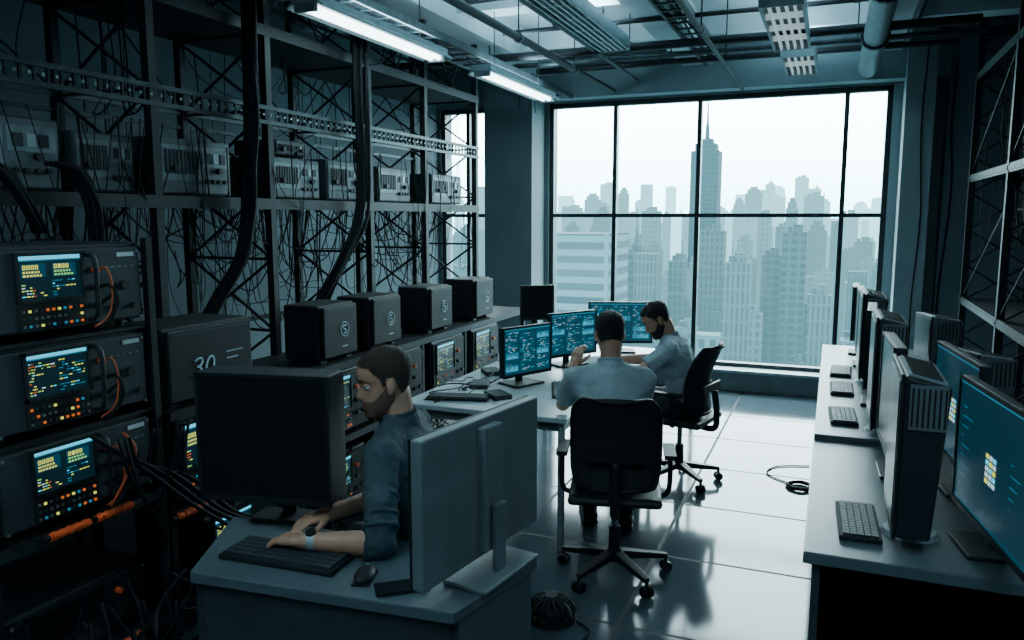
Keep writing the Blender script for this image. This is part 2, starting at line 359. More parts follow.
def instrument(w,h,d,label,seed,group,sxf=-.115,small=False):
    e=empty('test_instrument',(0,0,0),math.pi/2,label,'test instrument',group)
    B().box((0,0,h/2+.012),(w,d,h-.024),'case').obj('case',e,.012)
    B().box((0,-d/2-.006,h/2+.006),(w-.02,.014,h-.05),'boxblk' if small else 'case2').obj('front_panel',e,.006)
    y=-d/2-.014
    sw,shh=w*(.52 if small else .37),h*(.5 if small else .46); sx=w*sxf; sz=h*.66
    b=B()
    for dx in(-1,1): b.box((sx+dx*(sw/2+.006),y-.004,sz),(.012,.012,shh+.024),'black')
    for dz in(-1,1): b.box((sx,y-.004,sz+dz*(shh/2+.006)),(sw+.024,.012,.012),'black')
    b.obj('bezel',e)
    b=B(); ui(b,sx-sw/2,sx+sw/2,sz-shh/2,sz+shh/2,y-.002,1,seed); b.obj('display',e)
    b=B(); rnd=random.Random(seed)
    b.box((sx,y-.001,h*.23),(sw+.02,.004,h*.27),'black')
    for r in range(3):
        for c in range(11):
            b.box((sx-sw/2+.008+c*(sw-.016)/10,y-.004,h*.15+r*h*.08),(.0085,.008,h*.026),rnd.choice(['or','or','ye','mgrey','case2','case2','case2','case2','mgrey','cyd']))
    b.obj('keypad',e,kind='stuff')
    off=sxf+(.32 if small else .23)
    hx=w*off
    if not small: B().tube([(hx,y+.01,h*.88),(hx,y-.04,h*.83),(hx,y-.045,h*.5),(hx,y-.04,h*.2),(hx,y+.01,h*.14)],.009,'black',8).obj('handle',e)
    o2=off+.045
    for r in range(3): B().cyl((w*o2,y,h*(.3+.2*r)),(w*o2,y-.02,h*(.3+.2*r)),.012,k='black' if r!=2 else 'orange').obj('socket',e)
    if not small:
        B().tube([(w*o2,y-.015,h*.7),(w*(o2+.02),y-.05,h*.72),(w*(o2+.03),y-.065,h*.5),(w*(o2),y-.065,h*.2),(w*(o2-.07),y-.04,h*.07)],.004,'cabo').obj('lead',e)
        B().tube([(w*o2,y-.015,h*.5),(w*(o2+.03),y-.06,h*.52),(w*(o2+.04),y-.08,h*.3),(w*(o2-.02),y-.05,h*.1)],.007,'cable').obj('lead',e)
        B().tube([(w*o2,y-.015,h*.3),(w*(o2+.04),y-.065,h*.42),(w*(o2+.01),y-.08,h*.2),(w*(o2-.06),y-.05,h*.04)],.007,'cable').obj('lead',e)
        for kx,kz,kr in((.36,.5,.018),(.28,.25,.012),(.42,.25,.012)): B().cyl((w*kx,y,h*kz),(w*kx,y-.014,h*kz),kr,k='black',n=20).obj('knob',e)
        B().box((w*.38,y-.001,h*.86),(w*.12,.003,h*.05),'white').obj('label_plate',e)
        b=B()
        for i in range(5): b.box((w*.24+i*w*.045,y-.001,h*.72),(w*.03,.003,h*.015),'mgrey')
        b.obj('printed_marks',e)
    else:
        B().cyl((w*.40,y,h*.3),(w*.40,y-.014,h*.3),.015,k='case2',n=20).obj('knob',e)
    for sx2 in(-1,1):
        for sz2 in(.1,.89): B().cyl((sx2*w*.465,y+.004,h*sz2),(sx2*w*.465,y-.004,h*sz2),.006,k='mgrey').obj('screw',e)
    for a in(-1,1):
        for c in(-1,1): B().cyl((a*w*.4,c*d*.38,0),(a*w*.4,c*d*.38,.016),.014,k='black').obj('foot',e)
    return e
fr=empty('instrument_frame',(0,0,0),0,'dark steel frame holding three stacked test instruments','rack')
for x in(-2.53,-3.03):
    for y in(1.62,2.33): B().box((x,y,.86),(.03,.03,1.72),'steel').obj('post',fr)
for z in(.685,.14): B().box((-2.775,1.975,z),(.52,.72,.02),'steel').box((-2.515,1.975,z-.01),(.02,.72,.04),'steel2').obj('shelf',fr)
for z in (1.03,1.37): B().box((-2.775,1.975,z),(.5,.7,.012),'steel').obj('shelf',fr)
i0=instrument(.64,.325,.44,'dark test instrument with lit display and orange leads, top of stack',3,'stacked test instruments')
i0.location=(-2.76,1.98,1.38)
ib=instrument(.64,.325,.44,'dark test instrument with lit display and orange leads, middle of stack',4,'stacked test instruments'); ib.location=(-2.76,1.98,1.04)
dup(i0,(-2.76,1.98,.70),None,'dark test instrument with lit display and orange leads, bottom of stack')
lowdev=instrument(.6,.26,.44,'dark unlit instrument on the bottom shelf among cables',9,'stacked test instruments',-.115,True); lowdev.location=(-2.8,1.97,.15)
for c in lowdev.children:
    if c.name.startswith('display') or c.name.startswith('keypad'):
        for i in range(len(c.data.materials)): c.data.materials[i]=M['glassb'] if c.name.startswith('display') else M['case2']
# bench rack
BT=1.0
bn=empty('bench_rack',(0,0,0),0,'long dark steel bench rack with two levels','bench')
B().box((-2.76,4.42,BT-.015),(.5,4.1,.03),'steel').box((-2.505,4.42,BT-.02),(.02,4.1,.04),'steel').obj('bench_top',bn)
B().box((-2.76,4.42,.56),(.5,4.1,.025),'steel').box((-2.505,4.42,.555),(.02,4.1,.04),'steel').obj('shelf',bn)
B().box((-2.76,4.42,.12),(.5,4.1,.025),'steel').obj('shelf',bn)
for y in(2.385,3.25,3.96,4.58,5.24,6.45):
    for x in(-2.54,-2.98): B().box((x,y,.485),(.03,.03,.97),'steel').obj('leg',bn)
i1=instrument(.50,.39,.42,'dark instrument with green and orange display under the bench top',21,'instruments under the bench top',-.19,True); i1.location=(-2.72,2.66,.573)
i3=instrument(.50,.38,.42,'dark instrument with lit display beneath the dark box computers',20,'instruments under the bench top',-.13,True); i3.location=(-2.72,3.60,.573)
for i,y in enumerate((4.27,4.91,5.55)): dup(i3,(-2.72,y,.573))
i2=instrument(.46,.34,.42,'dark instrument on the lowest bench shelf',33,'instruments on the lowest shelf',-.13,True); i2.location=(-2.74,2.78,.133)
for y in(3.62,4.27): dup(i2,(-2.74,y,.133))
def box_pc(w,h,d,label,txt,tx,ts):
    e=empty('box_computer',(0,0,0),math.pi/2,label,'computer','dark box computers on the bench')
    B().box((0,.01,h/2+.012),(w,d-.02,h-.012),'boxblk').obj('case',e,.01)
    b=B().box((0,-d/2,h/2+.012),(w-.02,.02,h-.03),'boxblk'); b.obj('front_panel',e,.008)
    B().box((0,-d/2-.010,h*.93),(w-.06,.006,.006),'case2').obj('seam',e)
    yy=-d/2-.0115
    if txt: 
        s=.82
        def sl(p,cx,cz): return (cx+(p[0]+p[1]*.24)*s,yy,cz+p[1]*s)
        b=B(); cx=tx*w; cz=h*.47
        three=[(-.030,.036),(-.012,.046),(.012,.046),(.024,.030),(.016,.010),(-.004,.003),(.018,-.006),(.026,-.026),(.012,-.044),(-.014,-.046),(-.032,-.034)]
        b.tube([sl(p,cx-.038,cz) for p in three],.0048,'pale',6,4)
        b.tube([sl((.028*math.cos(a),.046*math.sin(a)),cx+.032,cz) for a in [RAD(x) for x in range(0,361,30)]],.0048,'pale',6,3); b.obj('emblem',e)
        b=B(); rn=random.Random(3)
        for r in range(2):
            a=w*.16
            while a<w*(.36-.06*r): L=rn.uniform(.004,.011); b.box((a+L/2,yy,h*(.60-r*.09)),(L,.002,.007),'pale'); a+=L+.004
        b.obj('printed_marks',e)
    else:
        b=B(); c=Vector((tx*w,yy+.001,h*.55)); s=.62
        b.tube([c+Vector((.040*math.cos(a),0,.040*math.sin(a))) for a in [RAD(x) for x in range(0,361,24)]],.0035,'pale',6,3)
        b.tube([c+Vector((x*s,0,z*s)) for x,z in((.022,.034),(-.012,.034),(-.026,.018),(-.010,.002),(.014,-.004),(.026,-.018),(.010,-.036),(-.024,-.036))],.0042,'pale',6,4)
        b.obj('emblem',e)
        B().box((tx*w,yy,h*.25),(.05,.002,.006),'pale').obj('label_strip',e)
    for a in(-1,1): B().box((a*w*.36,0,.006),(.05,d*.8,.012),'black').obj('foot',e)
    return e
p0=box_pc(.52,.335,.34,'dark box computer with large pale slanted number mark on the front','30',-.10,.12); p0.location=(-2.69,2.64,BT)
p1=box_pc(.34,.315,.25,'dark box computer with pale round emblem on the bench','',.1,.09); p1.location=(-2.67,3.65,BT); 
for y,l in((4.15,'dark box computer between two others on the bench'),(4.88,'dark box computer with pale emblem beside a shelf post'),(5.62,'dark box computer toward the window end of the bench')): dup(p1,(-2.67,y,BT),None,l)
# ------------------------------------------------------------ monitors
def monitor(w,h,label,group,z0=.1,lit=True,seed=0,back='case',yaw=0,loc=(0,0,0),tilt=0,thick=.035,foot=(.24,.18),fx=0,dim=False,cover=(.5,.5)):
    """front faces local -Y"""
    e=empty('computer_monitor',loc,yaw,label,'monitor',group)
    zc=z0+h/2
    B().box((0,thick/2,zc),(w,thick,h),back).obj('casing',e,.006)
    B().box((0,thick+.012,zc),(w*cover[0],.03,h*cover[1]),back).obj('rear_cover',e,.006)
    t=.012; b=B()
    for dx in(-1,1): b.box((dx*(w/2-t/2),-.002,zc),(t,.008,h),'black')
    for dz in(-1,1): b.box((0,-.002,zc+dz*(h/2-t/2)),(w,.008,t*(1.6 if dz<0 else 1)),'black')
    b.obj('bezel',e)
    b=B(); x0,x1,a0,a1=-w/2+t,w/2-t,z0+t*1.3,z0+h-t; y=-.001
    def q(a,c,d,f,k): b.quad([(a,y-.0008,d),(c,y-.0008,d),(c,y-.0008,f),(a,y-.0008,f)],k)
    W=x1-x0;Hh=a1-a0
    if lit and dim:
        b.quad([(x0,y,a0),(x1,y,a0),(x1,y,a1),(x0,y,a1)],'dim'); q(x0,x1,a1-.008,a1,'cyd')
        px0=x0+W*.42; pz0=a0+Hh*.34; pw=W*.14; ph_=Hh*.24
        for r in range(5):
            for c in range(3): q(px0+pw*c/3,px0+pw*(c+.85)/3,pz0+ph_*r/5,pz0+ph_*(r+.72)/5,'ye' if (r+c)%4==0 else ('cy' if (r+c)%3==0 else 'wh'))
        for r in range(9): q(x0+W*.06,x0+W*(.06+.03*(1+(r*7)%5)),a0+Hh*(.15+.08*r),a0+Hh*(.15+.08*r)+.003,'cyd')
        for r in range(5): q(x0+W*.72,x0+W*(.72+.03*(1+(r*5)%4)),a0+Hh*(.3+.08*r),a0+Hh*(.3+.08*r)+.003,'cyd')
        q(x0,x1,a0,a0+.012,'bg')
    elif lit:
        rnd=random.Random(seed)
        b.quad([(x0,y,a0),(x1,y,a0),(x1,y,a1),(x0,y,a1)],'bg')
        q(x0,x1,a1-.010,a1,'cyd')
        for cx0,cx1 in((.03,.3),(.34,.66),(.7,.97)):
            zz=a1-.02
            while zz>a0+.02:
                if rnd.random()<.06: 
                    hh=min(.04,zz-a0-.015); q(x0+W*cx0,x0+W*cx1,zz-hh,zz,'cyd')
                    for i in range(9): q(x0+W*(cx0+.01+i*.028),x0+W*(cx0+.022+i*.028),zz-hh+.004,zz-hh+.004+hh*rnd.uniform(.2,.8),'cy')
                    zz-=hh+.008
                else:
                    a=x0+W*cx0+rnd.choice([0,.01,.02])
                    while a<x0+W*cx1-.01:
                        L=rnd.uniform(.005,.02); q(a,min(a+L,x0+W*cx1),zz-.0025,zz,rnd.choice(['cy','cyd','cyd','cyd','wh'])); a+=L+.005
                        if rnd.random()<.2: break
                    zz-=.0075
    else: b.quad([(x0,y,a0),(x1,y,a0),(x1,y,a1),(x0,y,a1)],'glassb')
    b.obj('display',e)
    if z0>.03:
        B().box((fx,thick+.045,z0/2+h*.2),(.05,.02,z0+h*.4),back).obj('stand',e,.004)
        B().box((fx,thick+.02,.008),(foot[0],foot[1],.014),back).obj('foot',e,.005)
    return e
TZ=.75
g='lit screens on the white table'
def yawn(nx,ny): return math.atan2(ny,nx)+math.pi/2
monitor(.42,.31,'lit monitor with cyan data on the white table',g,.07,True,1,yaw=yawn(.9,-.42),loc=(-1.74,4.50,TZ))
monitor(.44,.31,'lit monitor with cyan data in the middle of the row',g,.08,True,2,yaw=yawn(.85,-.5),loc=(-1.67,5.22,TZ))
monitor(.50,.32,'lit monitor with cyan data at the window end of the table',g,.08,True,3,yaw=yawn(.35,-.94),loc=(-1.50,5.88,TZ))
em=monitor(.27,.27,'small dark monitor raised on a stand by the pillar','x',.25,False,4,yaw=yawn(.6,-.8),loc=(-2.13,5.72,TZ),foot=(.18,.14)); del em['group']
# ------------------------------------------------------------ keyboards
def keyboard(loc,rz,label,w=.42,d=.14):
    e=empty('keyboard',loc,rz,label,'keyboard','black keyboards on the desks')
    B().box((0,0,.009),(w,d,.016),'key').obj('base',e,.004)
    b=B(); r=5; c=15; cw=(w-.02)/c; cd=(d-.02)/r
    for i in range(r):
        if i==0:
            segs=[(0,1.5),(1.5,1.3),(2.8,1.3),(4.1,5.6),(9.7,1.3),(11,1.3),(12.3,1.3),(13.6,1.4)]
        else: segs=[(j,1) for j in range(c)]
        for s,l in segs: b.box((-w/2+.01+(s+l/2)*cw,-d/2+.01+(i+.5)*cd,.020),(cw*l-.003,cd-.003,.008),'case2')
    b.obj('keys',e,0,kind='stuff'); return e
k0=keyboard((-1.52,1.87,.75),.06,'black keyboard under the seated man\'s hands',.40,.15)
dup(k0,(-1.47,4.42,TZ),RAD(110),'black keyboard before a lit monitor on the white table')
dup(k0,(-1.40,5.05,TZ),RAD(95),'black keyboard before the middle lit monitor')
k2=keyboard((.125,2.84,.75),RAD(-88),'black keyboard beside a tall vented monitor',.34,.13)
for y,l in((4.28,'black keyboard on the long grey desk'),(4.98,'black keyboard between others on the grey desk'),(5.55,'black keyboard toward the window on the grey desk')):
    dup(k2,(.09,y,.75 if y<3.9 else .775),RAD(-90+random.uniform(-5,5)),l)
# ------------------------------------------------------------ front desk
fd=empty('office_desk',(0,0,0),0,'grey desk with dark panels holding two monitors','desk')
poly=[(-1.73,1.68),(-.89,1.76),(-.80,2.16),(-1.92,2.08)]
B().prism(poly,.715,.75,'desk').obj('desktop',fd,.004)
def panel(b,p,q,z0,z1,t,k):
    p=Vector((*p,0));q=Vector((*q,0)); d=(q-p); a=math.atan2(d.y,d.x); c=(p+q)/2; b.box((c.x,c.y,(z0+z1)/2),(d.length,t,z1-z0),k,(0,0,a)); return b
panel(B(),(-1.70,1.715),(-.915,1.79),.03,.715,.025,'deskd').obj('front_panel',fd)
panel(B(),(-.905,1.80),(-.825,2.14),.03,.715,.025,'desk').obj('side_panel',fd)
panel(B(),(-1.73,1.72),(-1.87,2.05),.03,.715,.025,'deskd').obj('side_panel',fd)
for x,y in((-1.69,1.73),(-.92,1.80),(-.84,2.12),(-1.86,2.04)): B().cyl((x,y,0),(x,y,.035),.018,k='black').obj('foot',fd)
mA=monitor(.47,.43,'deep-bodied dark switched-off monitor beside the keyboard','x',.115,False,5,'case',yaw=RAD(12),loc=(-1.70,1.99,.75),thick=.13,foot=(.22,.12)); del mA['group']
mB=monitor(.61,.42,'large light grey monitor turned away, seen from the rear','x',.05,True,6,'mgrey',yaw=yawn(-.986,.164),loc=(-.955,2.04,.75),thick=.04,foot=(.3,.15),cover=(.16,.9)); del mB['group']
def thing(b,name,label,cat,bev=0,loc=None,rz=0,**k):
    o=b.obj(name,None,bev,loc,rz); o['label']=label;o['category']=cat
    for a,c in k.items():o[a]=c
    return o
def mouse(loc,rz,label):
    e=empty('computer_mouse',loc,rz,label,'mouse')
    B().ell((0,0,.014),(.03,.055,.020),'black').box((0,0,.003),(.055,.1,.006),'black').obj('body',e)
    B().cyl((-.003,.03,.03),(.003,.03,.03),.006,k='lgrey').obj('wheel',e)
mouse((-1.22,1.84,.75),.3,'black computer mouse beside the keyboard')
thing(B().box((0,0,.005),(.075,.15,.009),'glassb').box((0,0,.003),(.078,.153,.006),'black'),'mobile_phone','black mobile phone lying on the grey desk','phone',.003,(-1.09,1.83,.75),-.9)
# ------------------------------------------------------------ white table
tb=empty('work_table',(0,0,0),0,'long white table carrying the lit monitors','table')
B().box((-1.75,5.0,.735),(1.0,2.4,.03),'table').obj('tabletop',tb,.006)
for x in(-1.3,-2.2):
    for y in(3.87,6.13): B().cyl((x,y,0),(x,y,.72),.02,k='lgrey').obj('leg',tb)
B().box((-1.75,3.87,.69),(.9,.02,.06),'mgrey').obj('apron',tb); B().box((-1.3,5,.69),(.02,2.26,.06),'mgrey').obj('apron',tb)
# ------------------------------------------------------------ right desks
def rdesk(y0,y1,z,label):
    e=empty('long_desk',(0,0,0),0,label,'desk')
    B().box((.46,(y0+y1)/2,z-.02),(1.0,y1-y0,.04),'desk').obj('desktop',e,.005)
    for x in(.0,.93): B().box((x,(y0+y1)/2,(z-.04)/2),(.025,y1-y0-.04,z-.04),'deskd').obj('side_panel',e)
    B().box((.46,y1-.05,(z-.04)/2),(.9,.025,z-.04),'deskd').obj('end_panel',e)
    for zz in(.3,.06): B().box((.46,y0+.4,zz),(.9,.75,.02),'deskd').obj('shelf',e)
    return e
r1=rdesk(2.53,3.88,.75,'long grey desk with an open dark end'); r2=rdesk(3.90,6.76,.775,'grey desk running to the window')
dd=empty('drawer_unit',(.72,2.85,.071),0,'dark drawer unit under the long desk','drawers')
B().box((0,0,.11),(.34,.5,.2),'case').obj('body',dd,.004)
for z in(.06,.16):
    dr=B().box((0,-.255,z),(.32,.015,.085),'case2').obj('drawer',dd,.003); B().cyl((-.06,-.27,z),(.06,-.27,z),.006,k='chrome').obj('handle',dr)
def vented(loc,yaw,label,w=.40,h=.52,k='case',kb='lgrey',grp='vented monitors on the long desk',T=.13):
    e=empty('vented_monitor',loc,yaw,label,'monitor',grp)
    z0=.05; zt=z0+h
    vs=[(-w/2,0,z0),(w/2,0,z0),(w/2,T*.75,z0),(-w/2,T*.75,z0),(-w/2,0,zt),(w/2,0,zt),(w/2,T,zt-.03),(-w/2,T,zt-.03)]
    b=B(); b.add(vs,[(3,2,1,0),(4,5,6,7),(0,1,5,4),(1,2,6,5),(2,3,7,6),(3,0,4,7)],k); b.obj('casing',e,.01)
    B().box((0,-.005,z0+h/2),(w,.012,h+.01),'black').obj('bezel',e,.004)
    B().box((0,-.0125,z0+h/2+.01),(w-.04,.003,h-.06),'glassb').obj('display',e)
    for s in(-1,1):
        b=B(); b.box((s*(w/2+.003),T*.52,zt-.095),(.008,T*.8,.14),'mgrey')
        for i in range(7): b.box((s*(w/2+.007),T*.18+i*T*.115,zt-.095),(.006,.006,.12),'black')
        b.obj('side_vent',e,0)
    b=B(); a=math.atan2(-.03,T); b.box((0,T*.5,zt-.012),(w-.05,T*.85,.008),kb,(a,0,0))
    for i in range(13): b.box((-w/2+.04+i*(w-.08)/12,T*.5,zt-.008),(.01,T*.7,.006),'black',(a,0,0))
    b.obj('top_vent',e)
    B().cyl((0,T*.45,.01),(0,T*.45,z0+.01),.04,.035,k=k).obj('stand',e)
    B().cyl((0,T*.45,0),(0,T*.45,.014),.09,.08,n=28,k='lgrey').obj('foot',e)
    return e
v0=vented((.225,2.82,.75),-math.pi/2,'tall dark monitor with grey slotted vents, round grey foot')
for x,y,l in((.21,4.08,'dark vented monitor on the grey desk'),(.19,5.3,'dark vented monitor between keyboards on the desk')):
    dup(v0,(x,y,.75 if y<3.9 else .775),-math.pi/2+random.uniform(-.08,.08),l)
for x,y,w_,h_ in((.23,3.48,.46,.44),(.20,4.70,.46,.42),(.18,5.9,.46,.42),(.16,6.42,.42,.40)):
    monitor(w_,h_,'thin dark monitor standing edge-on along the desk','thin dark monitors on the long desk',.12,False,3,'case',yaw=-math.pi/2+random.uniform(-.06,.06),loc=(x,y,.75 if y<3.8 else .775),thick=.045,foot=(.22,.16))
pv=vented((.64,4.50,.775),-1.15,'pale slotted-vent monitor beside the dark rack',.28,.30,'mgrey','white','pale vented monitors',.2)
dup(pv,(.62,6.1,.775),-1.3,'pale slotted-vent monitor by the window')
mR=monitor(.66,.42,'large dimly lit monitor with dark teal desktop','large lit monitors on the long desk',.12,True,8,'case',yaw=yawn(-.99,-.145),loc=(.46,2.56,.75),foot=(.22,.14),fx=-.2,dim=True)
monitor(.60,.42,'large dimly lit monitor second along the desk','large lit monitors on the long desk',.12,True,9,'case',yaw=yawn(-.99,-.12),loc=(.46,3.36,.75),dim=True)
# right rack
rk=empty('lattice_rack',(0,0,0),0,'tall dark lattice steel rack with dangling cables','rack')
RY=[3.6,4.7,6.0,7.6]
for x in(1.05,1.5):
    for y in RY: B().box((x,y,1.75),(.05,.05,3.5),'steel').obj('post',rk)
for z in(2.12,1.1,2.95): B().box((1.275,5.6,z),(.5,4.1,.03),'steel').box((1.04,5.6,z),(.02,4.1,.06),'steel').obj('shelf',rk)
b=B()
for y in RY:
    z=.2
    while z<3.2: brace(b,(1.05,y,z),(1.5,y,z+.3),.009); brace(b,(1.5,y,z),(1.05,y,z+.3),.009); z+=.3
for i in range(3):
    for z0 in(1.15,2.2,):
        a=RY[i]; dy=RY[i+1]-RY[i]; brace(b,(1.5,a,z0),(1.5,a+dy,z0+.75)); brace(b,(1.05,a+dy,z0),(1.05,a,z0+.75))
b.obj('brace',rk,kind='stuff')
# ------------------------------------------------------------ chairs
def chair(loc,rz,label):
    e=empty('office_chair',loc,rz,label,'office chair','black office chairs')
    b=B(); b.box((0,0,.452),(.45,.44,.045),'black'); s=b.obj('seat',e,.02)
    W=.42; Hb=.45; z0=.505
    def wd(t): 
        w=W*(.90+.10*math.sin(math.pi*min(1,.15+t*.7)))
        if t>.84: w*=math.sqrt(max(0,1-((t-.84)/.16)**2*.42))
        if t<.10: w*=math.sqrt(max(0,1-((.10-t)/.10)**2*.30))
        return w
    def yb(u,t): return -.19+.060*u*u-.075*t*t+.035*math.sin(math.pi*t)
    b=B(); nx,nz=12,20; vs=[]
    for side in(0,1):
        for j in range(nz+1):
            t=j/nz; ww=wd(t)
            for i in range(nx+1): u=i/nx*2-1; vs.append((u*ww/2,yb(u,t)-side*.012,z0+Hb*t+(.012*(1-u*u) if t>.8 else 0)*(t-.8)/.2*1.5 if t>.8 else z0+Hb*t))
    N=(nx+1)*(nz+1); fs=[]
    for j in range(nz):
        for i in range(nx):
            a=j*(nx+1)+i; fs.append((a,a+1,a+nx+2,a+nx+1)); fs.append((N+a+nx+1,N+a+nx+2,N+a+1,N+a))
    for j in range(nz):
        a=j*(nx+1); c=a+nx; fs.append((a,a+nx+1,N+a+nx+1,N+a)); fs.append((N+c,N+c+nx+1,c+nx+1,c))
    for i in range(nx): fs.append((i+1,i,N+i,N+i+1)); a=nz*(nx+1)+i; fs.append((a,a+1,N+a+1,N+a))
    vs=[(v[0],v[1],v[2] if v[2]>.3 else z0+Hb) for v in vs]
    b.add(vs,fs,'mesh',True); b.obj('backrest',e)
    def fp(u,t): return (u*wd(t)/2,yb(u,t)-.006,z0+Hb*t)
    loop=[fp(-1,t) for t in(.04,.2,.4,.6,.8,.9,.96,1.0)]+[fp(u,1.0) for u in(-.5,0,.5)]+[fp(1,t) for t in(1.0,.96,.9,.8,.6,.4,.2,.04)]+[fp(1,0),fp(.5,0),fp(0,0),fp(-.5,0),fp(-1,0),fp(-1,.04)]
    B().tube(loop,.012,'black',8,4).obj('frame',e)
    b=B(); b.tube([(0,-.05,.42),(0,-.23,.40),(0,-.255,.50),(0,-.235,.66)],.022,'black',8); b.box((0,-.215,.68),(.3,.016,.05),'black'); b.obj('back_support',e)
    for s in(-1,1): B().tube([(s*.20,-.03,.43),(s*.255,-.04,.46),(s*.265,-.05,.56),(s*.262,-.04,.645)],.013,'black',8).box((s*.262,.0,.655),(.055,.22,.022),'black').obj('armrest',e)
    B().cyl((0,0,.12),(0,0,.26),.03,k='black').cyl((0,0,.26),(0,0,.43),.017,k='chrome').box((0,0,.42),(.2,.16,.03),'black').obj('column',e)
    B().cyl((0,0,.085),(0,0,.14),.045,.035,k='black',n=20).obj('hub',e)
    for i in range(5):
        a=2*math.pi*i/5+.3; R=Matrix.Rotation(a,3,'Z')
        b=B(); vs=[R@Vector(v) for v in[(.03,-.028,.135),(.03,.028,.135),(.28,.016,.095),(.28,-.016,.095),(.03,-.022,.09),(.03,.022,.09),(.28,.012,.07),(.28,-.012,.07)]]
        b.add(vs,[(0,3,2,1),(4,5,6,7),(0,1,5,4),(1,2,6,5),(2,3,7,6),(3,0,4,7)],'black'); b.obj('leg',e,.004)
        c=R@Vector((.275,0,0)); t=R@Vector((0,1,0)); b=B()
        for s in(-1,1): b.cyl(c+t*(s*.008)+Vector((0,0,.028)),c+t*(s*.024)+Vector((0,0,.028)),.028,k='black',n=16)
        b.cyl(c+Vector((0,0,.03)),c+Vector((0,0,.085)),.01,k='steel2'); b.obj('caster',e)
    return e
c1=chair((-.95,3.68,0),RAD(14),'black mesh office chair seen from the rear, man seated'); dup(c1,(-.91,5.25,0),RAD(78),'black mesh office chair turned side-on to the white table')
st=empty('stool',(-1.25,2.36,0),0,'round black stool under the typing man','stool')
B().cyl((0,0,.40),(0,0,.45),.17,.16,n=28,k='black').obj('seat',st,.01); B().cyl((0,0,.05),(0,0,.40),.02,k='chrome').obj('column',st); B().cyl((0,0,0),(0,0,.05),.19,.04,n=28,k='black').obj('base',st)
# ------------------------------------------------------------ people
def solid(b,name,vox,it,kmat,parent,disp=0,dsize=.08):
    me=b.mesh(name); o=bpy.data.objects.new(name,me); COL.objects.link(o)
    r=o.modifiers.new('r','REMESH'); r.mode='VOXEL'; r.voxel_size=vox; r.use_smooth_shade=True
    s=o.modifiers.new('s','SMOOTH'); s.factor=.5; s.iterations=it
    if disp:
        tx=bpy.data.textures.new(name+'_t','CLOUDS'); tx.noise_scale=dsize; d=o.modifiers.new('d','DISPLACE'); d.texture=tx; d.strength=disp; d.mid_level=.5; d.texture_coords='LOCAL'
    dg=bpy.context.evaluated_depsgraph_get(); m2=bpy.data.meshes.new_from_object(o.evaluated_get(dg)); bpy.data.objects.remove(o)
    m2.materials.clear(); m2.materials.append(M[kmat])
    m2.polygons.foreach_set('use_smooth',[True]*len(m2.polygons)); m2.polygons.foreach_set('material_index',[0]*len(m2.polygons))
    o=bpy.data.objects.new(name,m2); COL.objects.link(o)
    if parent:o.parent=parent
    return o
def trim(o,keep):
    bm=bmesh.new(); bm.from_mesh(o.data); bmesh.ops.delete(bm,geom=[v for v in bm.verts if not keep(v.co)],context='VERTS'); bm.to_mesh(o.data); bm.free(); o.data.update()
PR=[(-.118,.060,.030,.012),(-.112,.074,.012,.026),(-.100,.083,-.004,.037),(-.085,.081,-.020,.046),(-.070,.083,-.036,.052),(-.055,.083,-.055,.057),(-.040,.081,-.070,.061),(-.020,.078,-.084,.066),(.000,.075,-.094,.070),(.015,.077,-.099,.072),(.026,.084,-.103,.073),(.045,.085,-.106,.075),(.065,.080,-.104,.073),(.085,.066,-.094,.066),(.100,.046,-.076,.054),(.112,.018,-.048,.034),(.118,-.008,-.028,.012)]
def lerp(tab,z,i):
    for a,c in zip(tab[:-1],tab[1:]):
        if a[0]<=z<=c[0]: t=(z-a[0])/(c[0]-a[0]); t=t*t*(3-2*t)*.5+t*.5; return a[i]+(c[i]-a[i])*t
    return tab[-1][i] if z>tab[-1][0] else tab[0][i]
NOSE=[(-.054,0),(-.046,.008),(-.040,.017),(-.032,.0265),(-.024,.025),(-.010,.017),(.006,.010),(.020,.004),(.030,0)]
def gs(a,s): return math.exp(-(a/s)**2)
def head_loft(b,h,g=0,face=True,top=0):
    n=56; zs=[]; z=-.118
    while z<.118: zs.append(z); z+=.0035
    zs.append(.118); vs=[]
    for z in zs:
        f,bk,w=lerp(PR,z,1),lerp(PR,z,2),lerp(PR,z,3); mid=(f+bk)/2; d=(f-bk)/2
        for i in range(n):
            t=2*math.pi*i/n; c,s_=math.cos(t),math.sin(t)
            sx=math.copysign(abs(s_)**.9,s_); x=w*sx*(1-.16*max(0,c)**1.5); y=mid+d*math.copysign(abs(c)**.92,c)
            if face and c>0:
                nz=lerp(NOSE,z,1) if -.054<z<.030 else 0; nw=.0085+.006*max(0,-z/.04) if z>-.04 else .0135
                y+=nz*gs(x,nw)
                for s in(-1,1):
                    y-=.009*gs(x-s*.031,.015)*gs(z-.004,.012)*min(1,c*2)
                    y+=.004*gs(x-s*.038,.018)*gs(z+.022,.016)+.003*gs(x-s*.026,.018)*gs(z-.024,.006)
                y+=.0055*gs(x,.020)*gs(z+.0605,.0045)+.0060*gs(x,.017)*gs(z+.0735,.005)-.003*gs(x,.02)*gs(z+.067,.0022)-.003*gs(x,.02)*gs(z+.085,.005)
            rr=math.hypot(x,y-mid); k=(rr+g)/rr if rr>1e-5 else 1
            vs.append(h(x*k,mid+(y-mid)*k,z+(g+top)*max(0,z/.118)-(g*.5 if z<-.1 else 0)))
    fs=[]
    for r in range(len(zs)-1):
        o=r*n; fs+=[(o+i,o+(i+1)%n,o+n+(i+1)%n,o+n+i) for i in range(n)]
    e=(len(zs)-1)*n; fs+=[tuple(range(n))[::-1],tuple(range(e,e+n))]
    b.add(vs,fs,'skin',True)
